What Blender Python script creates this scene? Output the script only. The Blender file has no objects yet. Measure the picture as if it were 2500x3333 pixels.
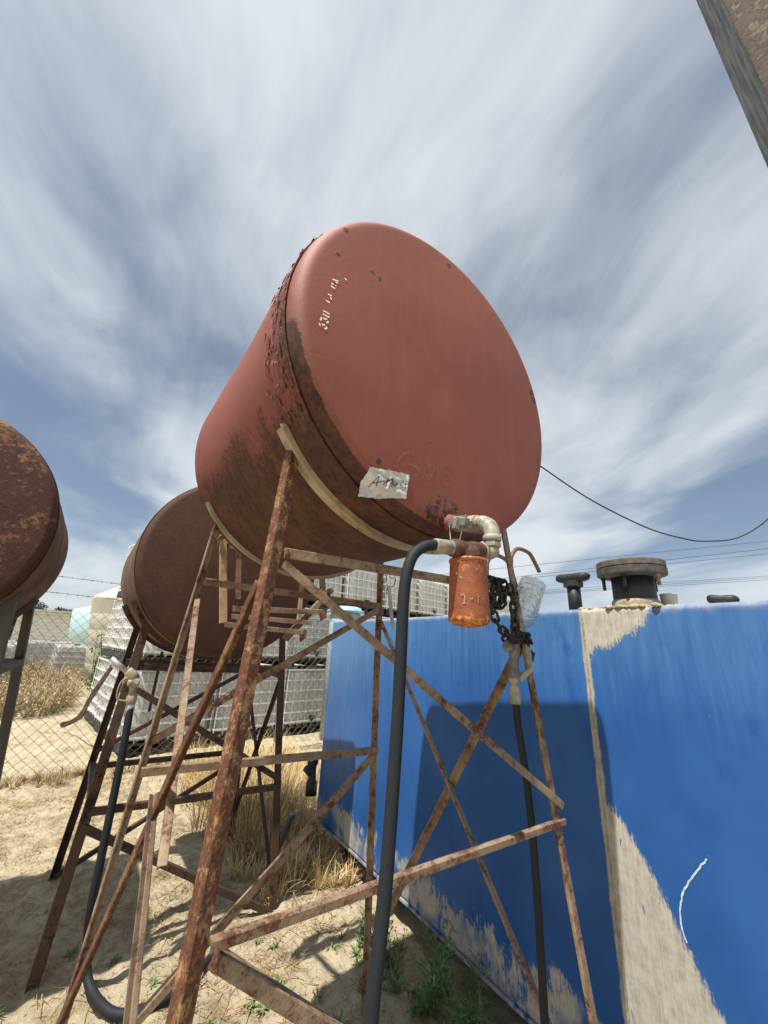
import bpy, math, random
from mathutils import Vector, Matrix, noise, Quaternion
random.seed(7)
R_ = math.radians
V = Vector
sc = bpy.context.scene
COL = sc.collection

# ------------------------------------------------------------------ camera
cam_d = bpy.data.cameras.new("camera")
cam = bpy.data.objects.new("camera", cam_d)
COL.objects.link(cam)
sc.camera = cam
cam_d.sensor_fit = 'HORIZONTAL'
cam_d.sensor_width = 36.0
cam_d.lens = 18.01
cam_d.clip_start = 0.02
cam_d.clip_end = 2000.0
cr = V((0.83410752, -0.54944979, 0.04867823))
cu = V((-0.21849271, -0.24807526, 0.94377942))
cf = V((0.50648354, 0.79784935, 0.32697222))
cam.matrix_world = Matrix(((cr.x, cu.x, -cf.x, 0), (cr.y, cu.y, -cf.y, 0), (cr.z, cu.z, -cf.z, 1.6), (0, 0, 0, 1)))

# ------------------------------------------------------------------ light
SUN = V((1.0, 0.34, -2.35)).normalized()
sun_d = bpy.data.lights.new("sun", 'SUN')
sun_d.energy = 5.0
sun_d.angle = R_(0.6)
sun_d.color = (1.0, 0.95, 0.86)
sun = bpy.data.objects.new("sun", sun_d)
COL.objects.link(sun)
sun.rotation_euler = SUN.to_track_quat('-Z', 'Y').to_euler()
sun.location = (-4, -2, 12)

world = bpy.data.worlds.new("World")
sc.world = world
world.use_nodes = True
wt = world.node_tree
wt.nodes.clear()
def wn(t, **k):
    n = wt.nodes.new(t)
    for a, v in k.items(): setattr(n, a, v)
    return n
w_out = wn('ShaderNodeOutputWorld'); w_bg = wn('ShaderNodeBackground')
sky = wn('ShaderNodeTexSky', sky_type='NISHITA', sun_disc=False)
sky.sun_elevation = R_(65.4); sky.sun_rotation = R_(251.2)
sky.air_density = 1.0; sky.dust_density = 0.6; sky.ozone_density = 1.6; sky.altitude = 50
w_bg.inputs['Strength'].default_value = 0.066
wc = wn('ShaderNodeTexCoord'); sep = wn('ShaderNodeSeparateXYZ')
wl = wt.links.new
wl(wc.outputs['Generated'], sep.inputs[0])
def wm(op, a, b=None, clamp=False):
    n = wn('ShaderNodeMath', operation=op); n.use_clamp = clamp
    for i, s in enumerate((a, b)):
        if s is None: continue
        if isinstance(s, (int, float)): n.inputs[i].default_value = s
        else: wl(s, n.inputs[i])
    return n.outputs[0]
zc = wm('ADD', wm('MAXIMUM', sep.outputs['Z'], 0.0), 0.16)
comb = wn('ShaderNodeCombineXYZ')
wl(wm('DIVIDE', sep.outputs['X'], zc), comb.inputs[0]); wl(wm('DIVIDE', sep.outputs['Y'], zc), comb.inputs[1])
# cirrus sheet: planar layer seen in perspective, streaks drawn out along one wind direction
def wmap(rot, scale, loc=(0, 0, 0)):
    a = wn('ShaderNodeMapping', vector_type='TEXTURE')
    a.inputs['Rotation'].default_value = (0, 0, R_(rot)); a.inputs['Scale'].default_value = tuple(1 / q for q in scale); a.inputs['Location'].default_value = loc
    wl(comb.outputs[0], a.inputs[0]); return a.outputs[0]
def wnoise(vec, scale, detail, rough, dist=0.0):
    a = wn('ShaderNodeTexNoise'); a.inputs['Scale'].default_value = scale; a.inputs['Detail'].default_value = detail
    a.inputs['Roughness'].default_value = rough; a.inputs['Distortion'].default_value = dist; wl(vec, a.inputs['Vector']); return a.outputs['Fac']
warp = wn('ShaderNodeTexNoise'); warp.inputs['Scale'].default_value = .55; warp.inputs['Detail'].default_value = 3
wl(comb.outputs[0], warp.inputs['Vector'])
def wwarp(vec, amt):
    a = wn('ShaderNodeVectorMath', operation='SUBTRACT'); wl(warp.outputs['Color'], a.inputs[0]); a.inputs[1].default_value = (.5, .5, .5)
    c = wn('ShaderNodeVectorMath', operation='SCALE'); wl(a.outputs[0], c.inputs[0]); c.inputs['Scale'].default_value = amt
    d = wn('ShaderNodeVectorMath', operation='ADD'); wl(vec, d.inputs[0]); wl(c.outputs[0], d.inputs[1]); return d.outputs[0]
n1 = wnoise(wwarp(wmap(58, (0.62, 1.15, 1), (-4.1, -2.2, 0)), 1.1), 1.0, 4, 0.45, 0.3)
n2 = wnoise(wwarp(wmap(78, (1.2, 2.6, 1), (3.1, 1.7, 0)), 2.6), 1.0, 6, 0.55, 0.3)
n4 = wnoise(wwarp(wmap(74, (2.4, 6.5, 1), (1.1, 5.7, 0)), 5.0), 1.0, 8, 0.62, 0.4)
n3 = wnoise(wmap(20, (0.42, 0.42, 1), (1.5, 4.2, 0)), 1.0, 2, 0.5, 0.3)
cm = wm('ADD', wm('ADD', wm('ADD', wm('MULTIPLY', n1, 0.80), wm('MULTIPLY', n2, 0.20)), wm('MULTIPLY', n3, 0.54)), wm('MULTIPLY', n4, 0.15))
rmp = wn('ShaderNodeMapRange', interpolation_type='SMOOTHSTEP')
wl(cm, rmp.inputs[0]); rmp.inputs[1].default_value = 0.66; rmp.inputs[2].default_value = 0.98
rmp.inputs[3].default_value = 0.13; rmp.inputs[4].default_value = 1.0
wmix = wn('ShaderNodeMix', data_type='RGBA')
wl(rmp.outputs[0], wmix.inputs[0]); wl(sky.outputs[0], wmix.inputs[6])
wmix.inputs[7].default_value = (8.0, 8.6, 9.1, 1)
wl(wmix.outputs[2], w_bg.inputs['Color']); wl(w_bg.outputs[0], w_out.inputs[0])

sc.view_settings.view_transform = 'Standard'
sc.view_settings.look = 'None'
sc.view_settings.exposure = 0.52
sc.view_settings.gamma = 1.0
sc.view_settings.use_curve_mapping = False

# ------------------------------------------------------------------ mesh helpers
class G:
    def __init__(s): s.v = []; s.f = []; s.s = []
    def add(s, vs, fs, smooth=False):
        o = len(s.v); s.v += [V(p) for p in vs]; s.f += [[i + o for i in f] for f in fs]; s.s += [smooth] * len(fs); return s
    def box(s, c, size, m=None):
        x, y, z = (k / 2 for k in size)
        vs = [V((a * x, b * y, d * z)) for a in (-1, 1) for b in (-1, 1) for d in (-1, 1)]
        if m: vs = [m @ p for p in vs]
        c = V(c)
        return s.add([p + c for p in vs], [(0, 1, 3, 2), (4, 6, 7, 5), (0, 4, 5, 1), (2, 3, 7, 6), (0, 2, 6, 4), (1, 5, 7, 3)])
    def bar(s, p0, p1, w, h, up=(0, 0, 1)):
        p0, p1 = V(p0), V(p1); d = (p1 - p0).normalized(); up = V(up)
        a = d.cross(up)
        if a.length < 1e-4: a = d.cross(V((1, 0, 0)))
        a.normalize(); b = a.cross(d)
        return s.prism([(-w / 2, -h / 2), (w / 2, -h / 2), (w / 2, h / 2), (-w / 2, h / 2)], p0, p1, a, b)
    def prism(s, prof, p0, p1, a, b, nseg=1, wob=0.0):
        n = len(prof); vs = []; p0, p1 = V(p0), V(p1)
        for k in range(nseg + 1):
            c = p0.lerp(p1, k / nseg)
            if wob and 0 < k < nseg: c = c + (a * noise.noise(c * 7) + b * noise.noise(c * 7 + V((9, 3, 1)))) * wob
            vs += [c + a * x + b * y for x, y in prof]
        fs = [[k * n + i, k * n + (i + 1) % n, (k + 1) * n + (i + 1) % n, (k + 1) * n + i] for k in range(nseg) for i in range(n)]
        fs += [list(range(n))[::-1], [nseg * n + i for i in range(n)]]
        return s.add(vs, fs)
    def angle(s, p0, p1, w, t, da, db, wob=0.0015):
        p0, p1 = V(p0), V(p1); d = (p1 - p0).normalized()
        a = V(da); a = (a - d * a.dot(d)).normalized()
        b = V(db); b = b - d * b.dot(d); b = (b - a * b.dot(a)).normalized()
        e = t * .35
        return s.prism([(e, 0), (w - e, 0), (w, e), (w, t), (t + e, t), (t, t + e), (t, w), (e, w), (0, w - e), (0, e)], p0, p1, a, b, 6, wob)
    def tube(s, path, r, n=10, caps=True, smooth=True, closed=False):
        P = [V(p) for p in path]; m = len(P); rs = r if isinstance(r, (list, tuple)) else [r] * m
        vs = []; u = None
        for i in range(m):
            if closed: t = (P[(i + 1) % m] - P[i - 1])
            else: t = P[min(i + 1, m - 1)] - P[max(i - 1, 0)]
            t = t.normalized()
            if u is None:
                u = t.cross(V((0, 0, 1)))
                if u.length < 1e-3: u = t.cross(V((1, 0, 0)))
            u = (u - t * u.dot(t)).normalized(); w = t.cross(u)
            vs += [P[i] + (u * math.cos(2 * math.pi * k / n) + w * math.sin(2 * math.pi * k / n)) * rs[i] for k in range(n)]
        M = m if closed else m - 1
        fs = [[i * n + k, i * n + (k + 1) % n, ((i + 1) % m) * n + (k + 1) % n, ((i + 1) % m) * n + k] for i in range(M) for k in range(n)]
        o = len(s.v); s.add(vs, fs, smooth)
        if caps and not closed:
            s.f += [[o + k for k in range(n)][::-1], [o + (m - 1) * n + k for k in range(n)]]; s.s += [False, False]
        return s
    def lathe(s, prof, o, axis=(0, 0, 1), n=32, smooth=True, rf=None, caps=True):
        # prof: (radius, distance along the axis)
        axis = V(axis).normalized(); o = V(o)
        a = axis.cross(V((0, 1, 0)))
        if a.length < 1e-3: a = axis.cross(V((1, 0, 0)))
        a.normalize(); b = axis.cross(a); vs = []
        for r, h in prof:
            for k in range(n):
                th = 2 * math.pi * k / n; q = r * (rf(th, h) if rf else 1)
                vs.append(o + axis * h + (a * math.cos(th) + b * math.sin(th)) * q)
        m = len(prof)
        fs = [[i * n + k, i * n + (k + 1) % n, (i + 1) * n + (k + 1) % n, (i + 1) * n + k] for i in range(m - 1) for k in range(n)]
        of = len(s.v); s.add(vs, fs, smooth)
        if caps:
            s.f += [[of + k for k in range(n)][::-1], [of + (m - 1) * n + k for k in range(n)]]; s.s += [False, False]
        return s
    def cyl(s, p0, p1, r, n=16):
        p0, p1 = V(p0), V(p1)
        return s.lathe([(r, 0), (r, (p1 - p0).length)], p0, p1 - p0, n)

def spline(P, k=8):
    P = [V(p) for p in P]; out = []
    for i in range(len(P) - 1):
        a, b, c, d = P[max(i - 1, 0)], P[i], P[i + 1], P[min(i + 2, len(P) - 1)]
        for j in range(k):
            t = j / k
            out.append(0.5 * ((2 * b) + (c - a) * t + (2 * a - 5 * b + 4 * c - d) * t * t + (3 * b - a - 3 * c + d) * t ** 3))
    out.append(P[-1]); return out

def tag(o, label=None, cat=None, group=None, kind=None):
    if label: o['label'] = label
    if cat: o['category'] = cat
    if group: o['group'] = group
    if kind: o['kind'] = kind
    return o
MW = {}
def root(name, loc, label, cat, group=None, rz=0.0):
    o = bpy.data.objects.new(name, None); COL.objects.link(o)
    o.empty_display_size = .1
    o.location = loc; o.rotation_euler = (0, 0, rz)
    MW[o.name] = Matrix.Translation(V(loc)) @ Matrix.Rotation(rz, 4, 'Z')
    return tag(o, label, cat, group)
def mk(name, g, mat, parent=None, label=None, cat=None, group=None, kind=None, local=False):
    me = bpy.data.meshes.new(name)
    vs = g.v
    if parent is not None and not local:
        mi = MW[parent.name].inverted(); vs = [mi @ p for p in vs]
    me.from_pydata([tuple(p) for p in vs], [], g.f)
    me.polygons.foreach_set('use_smooth', g.s)
    me.materials.append(mat); me.update()
    o = bpy.data.objects.new(name, me); COL.objects.link(o)
    if parent is not None:
        o.parent = parent; MW[o.name] = MW[parent.name]
    else: MW[o.name] = Matrix.Identity(4)
    return tag(o, label, cat, group, kind)
def copy_tree(o, parent=None):
    c = o.copy(); COL.objects.link(c); c.parent = parent
    for ch in o.children: copy_tree(ch, c)
    return c

# ------------------------------------------------------------------ material helpers
class M:
    def __init__(s, name, base=(.5, .5, .5), rough=.6, metal=0.0, spec=0.5):
        s.m = bpy.data.materials.new(name); s.m.use_nodes = True
        s.t = s.m.node_tree; s.t.nodes.clear()
        s.o = s.t.nodes.new('ShaderNodeOutputMaterial'); s.b = s.t.nodes.new('ShaderNodeBsdfPrincipled')
        s.t.links.new(s.b.outputs[0], s.o.inputs[0])
        s.set('Base Color', (*base, 1)); s.set('Roughness', rough); s.set('Metallic', metal); s.set('Specular IOR Level', spec)
        s.tc = None
    def set(s, k, v):
        i = s.b.inputs[k]
        if isinstance(v, bpy.types.NodeSocket): s.t.links.new(v, i)
        else: i.default_value = v
        return s
    def put(s, n, i, v):
        if isinstance(v, bpy.types.NodeSocket): s.t.links.new(v, n.inputs[i])
        elif v is not None:
            if isinstance(v, tuple) and len(v) == 3 and n.inputs[i].type == 'RGBA': v = (*v, 1)
            n.inputs[i].default_value = v
    def co(s, scale=(1, 1, 1), rot=(0, 0, 0), loc=(0, 0, 0)):
        if s.tc is None: s.tc = s.t.nodes.new('ShaderNodeTexCoord')
        n = s.t.nodes.new('ShaderNodeMapping'); s.t.links.new(s.tc.outputs['Object'], n.inputs[0])
        n.inputs['Scale'].default_value = scale; n.inputs['Rotation'].default_value = rot; n.inputs['Location'].default_value = loc
        return n.outputs[0]
    def xyz(s):
        n = s.t.nodes.new('ShaderNodeSeparateXYZ'); s.t.links.new(s.co(), n.inputs[0]); return n.outputs
    def noise(s, vec, scale=5, detail=5, rough=.6, dist=0.0):
        n = s.t.nodes.new('ShaderNodeTexNoise'); s.put(n, 'Vector', vec); s.put(n, 'Scale', scale); s.put(n, 'Detail', detail)
        s.put(n, 'Roughness', rough); s.put(n, 'Distortion', dist); return n.outputs['Fac']
    def vor(s, vec, scale=5, feat='F1'):
        n = s.t.nodes.new('ShaderNodeTexVoronoi'); n.feature = feat; s.put(n, 'Vector', vec); s.put(n, 'Scale', scale); return n.outputs['Distance']
    def math(s, op, a, b=None, clamp=False):
        n = s.t.nodes.new('ShaderNodeMath'); n.operation = op; n.use_clamp = clamp; s.put(n, 0, a)
        if b is not None: s.put(n, 1, b)
        return n.outputs[0]
    def rng(s, v, a, b, c=0.0, d=1.0, smooth=True):
        n = s.t.nodes.new('ShaderNodeMapRange'); n.interpolation_type = 'SMOOTHSTEP' if smooth else 'LINEAR'; s.put(n, 0, v)
        for i, k in enumerate((a, b, c, d)): s.put(n, i + 1, k)
        return n.outputs[0]
    def mix(s, f, a, b):
        n = s.t.nodes.new('ShaderNodeMix'); n.data_type = 'RGBA'; s.put(n, 0, f); s.put(n, 6, a); s.put(n, 7, b); return n.outputs[2]
    def bump(s, h, strength=.5, dist=.01, prev=None):
        n = s.t.nodes.new('ShaderNodeBump'); s.put(n, 'Height', h); s.put(n, 'Strength', strength); s.put(n, 'Distance', dist)
        if prev is not None: s.put(n, 'Normal', prev)
        return n.outputs[0]
    def dist(s, p):
        n = s.t.nodes.new('ShaderNodeVectorMath'); n.operation = 'DISTANCE'; s.put(n, 0, s.co()); n.inputs[1].default_value = p; return n.outputs['Value']

RUSTD = (.055, .022, .013); RUSTB = (.13, .050, .024); RUSTO = (.30, .105, .032)
def steel(name, paint, rust, scale=1.0, stretch=(1, 1, 1), rough=.6, spots=True, tones=(RUSTD, RUSTB, RUSTO)):
    """painted steel with blistered rust; rust = 0..1 share of the paint that is gone"""
    m = M(name, paint, rough)
    c = m.co(stretch)
    n1 = m.noise(c, 9 * scale, 7, .68); n2 = m.noise(c, 46 * scale, 5, .65); n3 = m.noise(m.co(loc=(3, 5, 1)), 2.3 * scale, 3, .5)
    k = m.math('ADD', m.math('ADD', m.math('MULTIPLY', n1, .6), m.math('MULTIPLY', n2, .28)), m.math('MULTIPLY', n3, .3))
    lo = 0.90 - .62 * rust
    mask = m.rng(k, lo - .03, lo + .05)
    tone = m.mix(m.rng(m.noise(c, 24 * scale, 6, .7), .35, .68), tones[0], tones[1])
    tone = m.mix(m.rng(m.noise(m.co(stretch, loc=(7, 2, 4)), 15 * scale, 6, .7), .52, .72), tone, tones[2])
    p2 = m.mix(m.rng(n3, .3, .7), paint, tuple(q * .78 for q in paint))
    stain = m.rng(k, lo - .20, lo + .02, 0, .55)
    col = m.mix(mask, m.mix(stain, p2, RUSTB), tone)
    m.set('Base Color', col)
    m.set('Roughness', m.rng(mask, 0, 1, rough, .9, False))
    m.set('Normal', m.bump(m.math('ADD', m.math('MULTIPLY', mask, .6), m.math('MULTIPLY', n2, .6)), .55, .004))
    return m.m
def plain(name, base, rough=.6, metal=0.0, var=.25, scale=20, bump=.2, bd=.003, stretch=(1, 1, 1), spec=.5):
    m = M(name, base, rough, metal, spec)
    n = m.noise(m.co(stretch), scale, 6, .65)
    m.set('Base Color', m.mix(m.rng(n, .3, .7), tuple(b * (1 - var) for b in base), tuple(min(1, b * (1 + var)) for b in base)))
    if bump: m.set('Normal', m.bump(n, bump, bd))
    return m.m

# ---- head / shell paint of the near tank
RM = 0.5552
def red_tank(name, head):
    m = M(name, (.21, .06, .05), .5)
    x, y, z = m.xyz()
    big = m.noise(m.co(loc=(2, 1, 5)), 2.2, 4, .55); fine = m.noise(m.co(), 60, 5, .7)
    streak = m.noise(m.co((9, 9, 1.0)), 3.0, 6, .65)
    base = m.mix(m.rng(big, .3, .72), (.190, .049, .031), (.240, .066, .042))
    base = m.mix(m.rng(streak, .50, .78, 0, .30), base, (.28, .105, .085))
    base = m.mix(m.rng(m.noise(m.co((3, 3, .5), loc=(3, 7, 1)), 16, 6, .7), .60, .78, 0, .35), base, (.14, .040, .030))
    tone = m.mix(m.rng(m.noise(m.co(), 45, 6, .75), .35, .65), (.028, .013, .010), (.085, .031, .019))
    tone = m.mix(m.rng(m.noise(m.co((1, 1.6, 1), loc=(8, 3, 1)), 9, 6, .7), .50, .70, 0, .8), tone, (.135, .050, .030))
    if head:
        mask = None
        for (u, v, r, w) in [(-.434, .29, .012, 1), (-.45, .174, .009, 1), (-.335, .19, .013, 1), (-.312, .183, .013, 1), (-.288, .178, .010, 1), (-.003, .489, .013, 1), (-.17, -.142, .011, 1),
                             (-.135, -.117, .010, 1), (-.173, -.059, .009, 1), (.476, .158, .02, 1), (.49, .13, .02, 1), (-.098, -.299, .010, 1), (-.196, -.19, .008, 1), (-.526, -.296, .03, 1),
                             (-.505, -.32, .02, 1), (-.045, -.462, .034, .75), (.005, -.475, .034, .75), (-.075, -.505, .040, .85), (-.02, -.515, .045, .9), (-.27, -.415, .012, 1)]:
            d = m.dist((u, 0, v + RM))
            k = m.rng(d, r * 2.3, r * .2, 0, w * .33)
            mask = k if mask is None else m.math('MAXIMUM', mask, k)
        nz_ = m.math('ADD', m.math('MULTIPLY', m.noise(m.co((1, 1, .5)), 60, 7, .8), .55), m.math('MULTIPLY', m.noise(m.co(loc=(1, 2, 3)), 170, 4, .7), .22))
        mk_ = m.rng(m.math('ADD', mask, nz_), .60, .68)
        chips = m.math('MAXIMUM', m.rng(m.noise(m.co((1, 1, .7)), 48, 7, .75), .715, .745), m.rng(m.noise(m.co((1, 1, .6), loc=(3, 3, 3)), 150, 3, .6), .745, .77, 0, .8))
        mk_ = m.math('MAXIMUM', mk_, chips)
        rx = m.math('POWER', m.math('ADD', m.math('MULTIPLY', x, x), m.math('POWER', m.math('SUBTRACT', z, RM), 2.0)), .5)
        rim = m.math('MULTIPLY', m.rng(rx, RM - .035, RM - .004), m.rng(m.math('ADD', z, m.math('MULTIPLY', x, .55)), RM * .52, RM * .12))
        rim = m.rng(m.math('ADD', m.math('MULTIPLY', rim, .75), m.math('MULTIPLY', m.noise(m.co(), 34, 7, .75), .50)), .62, .80)
        mk_ = m.math('MAXIMUM', mk_, rim)
    else:
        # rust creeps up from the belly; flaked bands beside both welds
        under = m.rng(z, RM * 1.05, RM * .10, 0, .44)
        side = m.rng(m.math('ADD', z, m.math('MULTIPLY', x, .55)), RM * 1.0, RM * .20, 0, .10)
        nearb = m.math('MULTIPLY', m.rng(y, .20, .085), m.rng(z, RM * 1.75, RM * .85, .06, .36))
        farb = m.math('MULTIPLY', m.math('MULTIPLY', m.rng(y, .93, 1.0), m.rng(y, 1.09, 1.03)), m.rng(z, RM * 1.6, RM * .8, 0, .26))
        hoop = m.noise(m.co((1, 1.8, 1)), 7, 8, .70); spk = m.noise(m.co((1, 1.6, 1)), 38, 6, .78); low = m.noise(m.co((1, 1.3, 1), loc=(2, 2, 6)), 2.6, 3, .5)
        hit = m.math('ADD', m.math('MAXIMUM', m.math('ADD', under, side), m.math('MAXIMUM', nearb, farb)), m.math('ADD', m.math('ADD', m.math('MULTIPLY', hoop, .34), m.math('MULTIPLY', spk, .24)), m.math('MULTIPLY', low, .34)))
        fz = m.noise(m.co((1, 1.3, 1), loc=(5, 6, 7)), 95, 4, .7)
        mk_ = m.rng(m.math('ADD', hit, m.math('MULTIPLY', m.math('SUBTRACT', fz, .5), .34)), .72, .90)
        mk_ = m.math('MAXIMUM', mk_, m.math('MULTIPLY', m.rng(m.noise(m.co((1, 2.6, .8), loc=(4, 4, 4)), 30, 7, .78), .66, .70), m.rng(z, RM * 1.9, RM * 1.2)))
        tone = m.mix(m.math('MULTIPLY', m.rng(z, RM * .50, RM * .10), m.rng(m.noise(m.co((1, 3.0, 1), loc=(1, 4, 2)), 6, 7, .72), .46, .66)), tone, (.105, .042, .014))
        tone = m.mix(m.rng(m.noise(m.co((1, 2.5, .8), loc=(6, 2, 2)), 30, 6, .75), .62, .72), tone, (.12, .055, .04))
    m.set('Base Color', m.mix(mk_, base, tone))
    m.set('Roughness', m.rng(mk_, 0, 1, 0.68 if head else .66, .9, False))
    h = m.math('ADD', m.math('MULTIPLY', mk_, .8), m.math('MULTIPLY', fine, .22))
    nb = m.bump(h, .7, .004)
    m.set('Normal', m.bump(m.noise(m.co(), 3.0, 2, .5), .14, .03, nb))
    return m.m
MAT = {}
MAT['head'] = red_tank('red oxide paint head', True)
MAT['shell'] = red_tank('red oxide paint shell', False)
MAT['chalk'] = plain('faded chalk', (.27, .105, .085), .9, var=.3, scale=90, bump=0)
MAT['stencil'] = plain('white stencil paint', (.82, .74, .70), .7, var=.15, scale=120, bump=0)
MAT['beige'] = steel('beige painted angle iron', (.33, .245, .155), .43, 3.6)
MAT['beige_thin'] = steel('beige painted brace', (.30, .225, .145), .41, 3.8)
MAT['strap'] = steel('beige painted saddle', (.44, .36, .24), .27, 2.4)
MAT['rustleg'] = steel('rust eaten leg', (.46, .29, .12), .60, 5.0, (1, 1, .75), tones=((.055, .022, .013), (.14, .050, .022), (.34, .125, .034)))
MAT['rustbar'] = steel('rust eaten brace', (.26, .15, .06), .58, 3.2, (1, 1, .8))
MAT['palebar'] = steel('pale weathered bar', (.50, .36, .21), .36, 2.4)
MAT['darkleg'] = steel('dark brown rusty leg', (.020, .014, .012), .40, 1.2, tones=((.010, .006, .005), (.024, .012, .009), (.055, .024, .014)))
MAT['greybar'] = steel('grey brown bare bar', (.17, .13, .085), .42, 2.4, tones=((.05, .035, .03), (.10, .06, .04), (.2, .11, .05)))
MAT['greyleg'] = steel('dark grey steel leg', (.085, .085, .082), .16, 1.2)
MAT['galv'] = plain('galvanized steel', (.46, .46, .44), .45, .6, .15, 30, .1)
MAT['galv_dull'] = plain('dull galvanized fitting', (.29, .27, .215), .62, .15, .38, 34, .4)
MAT['dull'] = plain('dull grey casting', (.17, .165, .15), .65, .2, .35, 40, .4)
MAT['castiron'] = plain('rusted cast iron', (.085, .035, .024), .85, 0, .45, 45, .7, .004)
MAT['hose'] = plain('black rubber hose', (.013, .016, .021), .66, 0, .18, 160, .18, .001, (1, 1, 1), .3)
MAT['chain'] = plain('dark rusted chain', (.022, .017, .016), .6, .3, .4, 80, .5, .002)
MAT['black'] = plain('black painted steel', (.022, .024, .028), .55, .1, .35, 25, .3)
MAT['fence'] = plain('galvanized fence wire', (.13, .12, .10), .55, .3, .2, 30, 0)
MAT['cage'] = plain('galvanized cage tube', (.72, .72, .71), .45, .2, .15, 20, 0)
MAT['wood'] = plain('weathered wood', (.20, .15, .10), .85, 0, .4, 14, .6, .006, (6, 6, .6))
MAT['wire'] = plain('dark cable', (.02, .02, .022), .7, 0, .1, 10, 0)
MAT['wht'] = plain('white plastic', (.74, .74, .70), .5, 0, .1, 12, 0)
MAT['ink'] = plain('black marker ink', (.012, .012, .014), .6, 0, .1, 10, 0)

def canister():
    m = M('rusted orange filter paint', (.4, .12, .04), .62)
    n1 = m.noise(m.co(), 95, 6, .72); n2 = m.noise(m.co(), 20, 5, .6); x, y, z = m.xyz()
    c = m.mix(m.rng(n2, .3, .7), (.17, .048, .020), (.30, .082, .026))
    top = m.math('ADD', m.math('MULTIPLY', m.rng(z, -.075, -.01), .5), m.math('MULTIPLY', m.rng(z, -.115, -.14), .7))
    k = m.rng(m.math('ADD', m.math('MULTIPLY', top, .22), m.math('MULTIPLY', n1, .8)), .51, .60)
    c = m.mix(k, c, (.55, .22, .06))
    c = m.mix(m.rng(m.noise(m.co(loc=(4, 1, 1)), 150, 4, .6), .60, .68), c, (.06, .024, .016))
    m.set('Base Color', c); m.set('Normal', m.bump(n1, .5, .002)); return m.m
MAT['canister'] = canister()
def foil():
    m = M('silver duct tape', (.55, .55, .54), .45, .0)
    w = m.noise(m.co((1, 1, 1)), 26, 5, .65, .8)
    m.set('Base Color', m.mix(m.rng(w, .35, .7), (.42, .42, .42), (.62, .62, .61)))
    m.set('Normal', m.bump(w, .9, .012)); return m.m
MAT['foil'] = foil()
def bottlemat():
    m = M('clear milky plastic', (.95, .94, .91), .07)
    m.set('Base Color', m.mix(m.rng(m.noise(m.co(), 18, 4, .6), .45, .7, 0, .6), (.90, .92, .90), (.70, .66, .52)))
    m.set('Transmission Weight', .90); m.set('IOR', 1.45); return m.m
MAT['bottle'] = bottlemat()

def rust_tank(name, c0, c1, c2, flake=None, dustside=False):
    m = M(name, c0, .85)
    n1 = m.noise(m.co(), 5, 7, .65); n2 = m.noise(m.co(), 55, 6, .72); n3 = m.noise(m.co(loc=(5, 3, 2)), 130, 4, .7)
    c = m.mix(m.rng(n1, .32, .68), c0, c1); c = m.mix(m.rng(n2, .5, .72, 0, .7), c, c2)
    c = m.mix(m.rng(n3, .62, .72, 0, .6), c, tuple(q * .4 for q in c0))
    h = m.math('ADD', n2, m.math('MULTIPLY', n3, .4)); bs = .35
    if flake:
        f = m.noise(m.co((1, 1, 1.25)), 26, 7, .75, .4); big = m.noise(m.co(loc=(1.3, 4, .4)), 2.6, 4, .6)
        k = m.rng(m.math('ADD', m.math('MULTIPLY', f, .62), m.math('MULTIPLY', big, .62)), .625, .69)
        c = m.mix(m.math('MULTIPLY', k, .85), c, m.mix(m.rng(n2, .4, .6), flake, tuple(q * .45 for q in flake))); h = m.math('ADD', h, m.math('MULTIPLY', k, .9)); bs = .9
    if dustside:
        c = m.mix(m.rng(m.noise(m.co((1, .5, 1)), 7, 5, .6), .35, .72, 0, .8), c, (.19, .135, .08))
    m.set('Base Color', c); m.set('Normal', m.bump(h, bs, .005)); return m.m
MAT['t2head'] = rust_tank('brown rust head', (.048, .019, .012), (.078, .029, .016), (.115, .046, .025))
MAT['t2shell'] = rust_tank('brown rust shell', (.080, .034, .020), (.13, .055, .030), (.16, .07, .04), dustside=True)
MAT['t3head'] = rust_tank('maroon flaking head', (.055, .016, .014), (.080, .024, .018), (.11, .04, .03), flake=(.32, .15, .06))
MAT['t3shell'] = rust_tank('maroon streaked shell', (.075, .022, .018), (.12, .05, .03), (.15, .07, .04), dustside=True)

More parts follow.
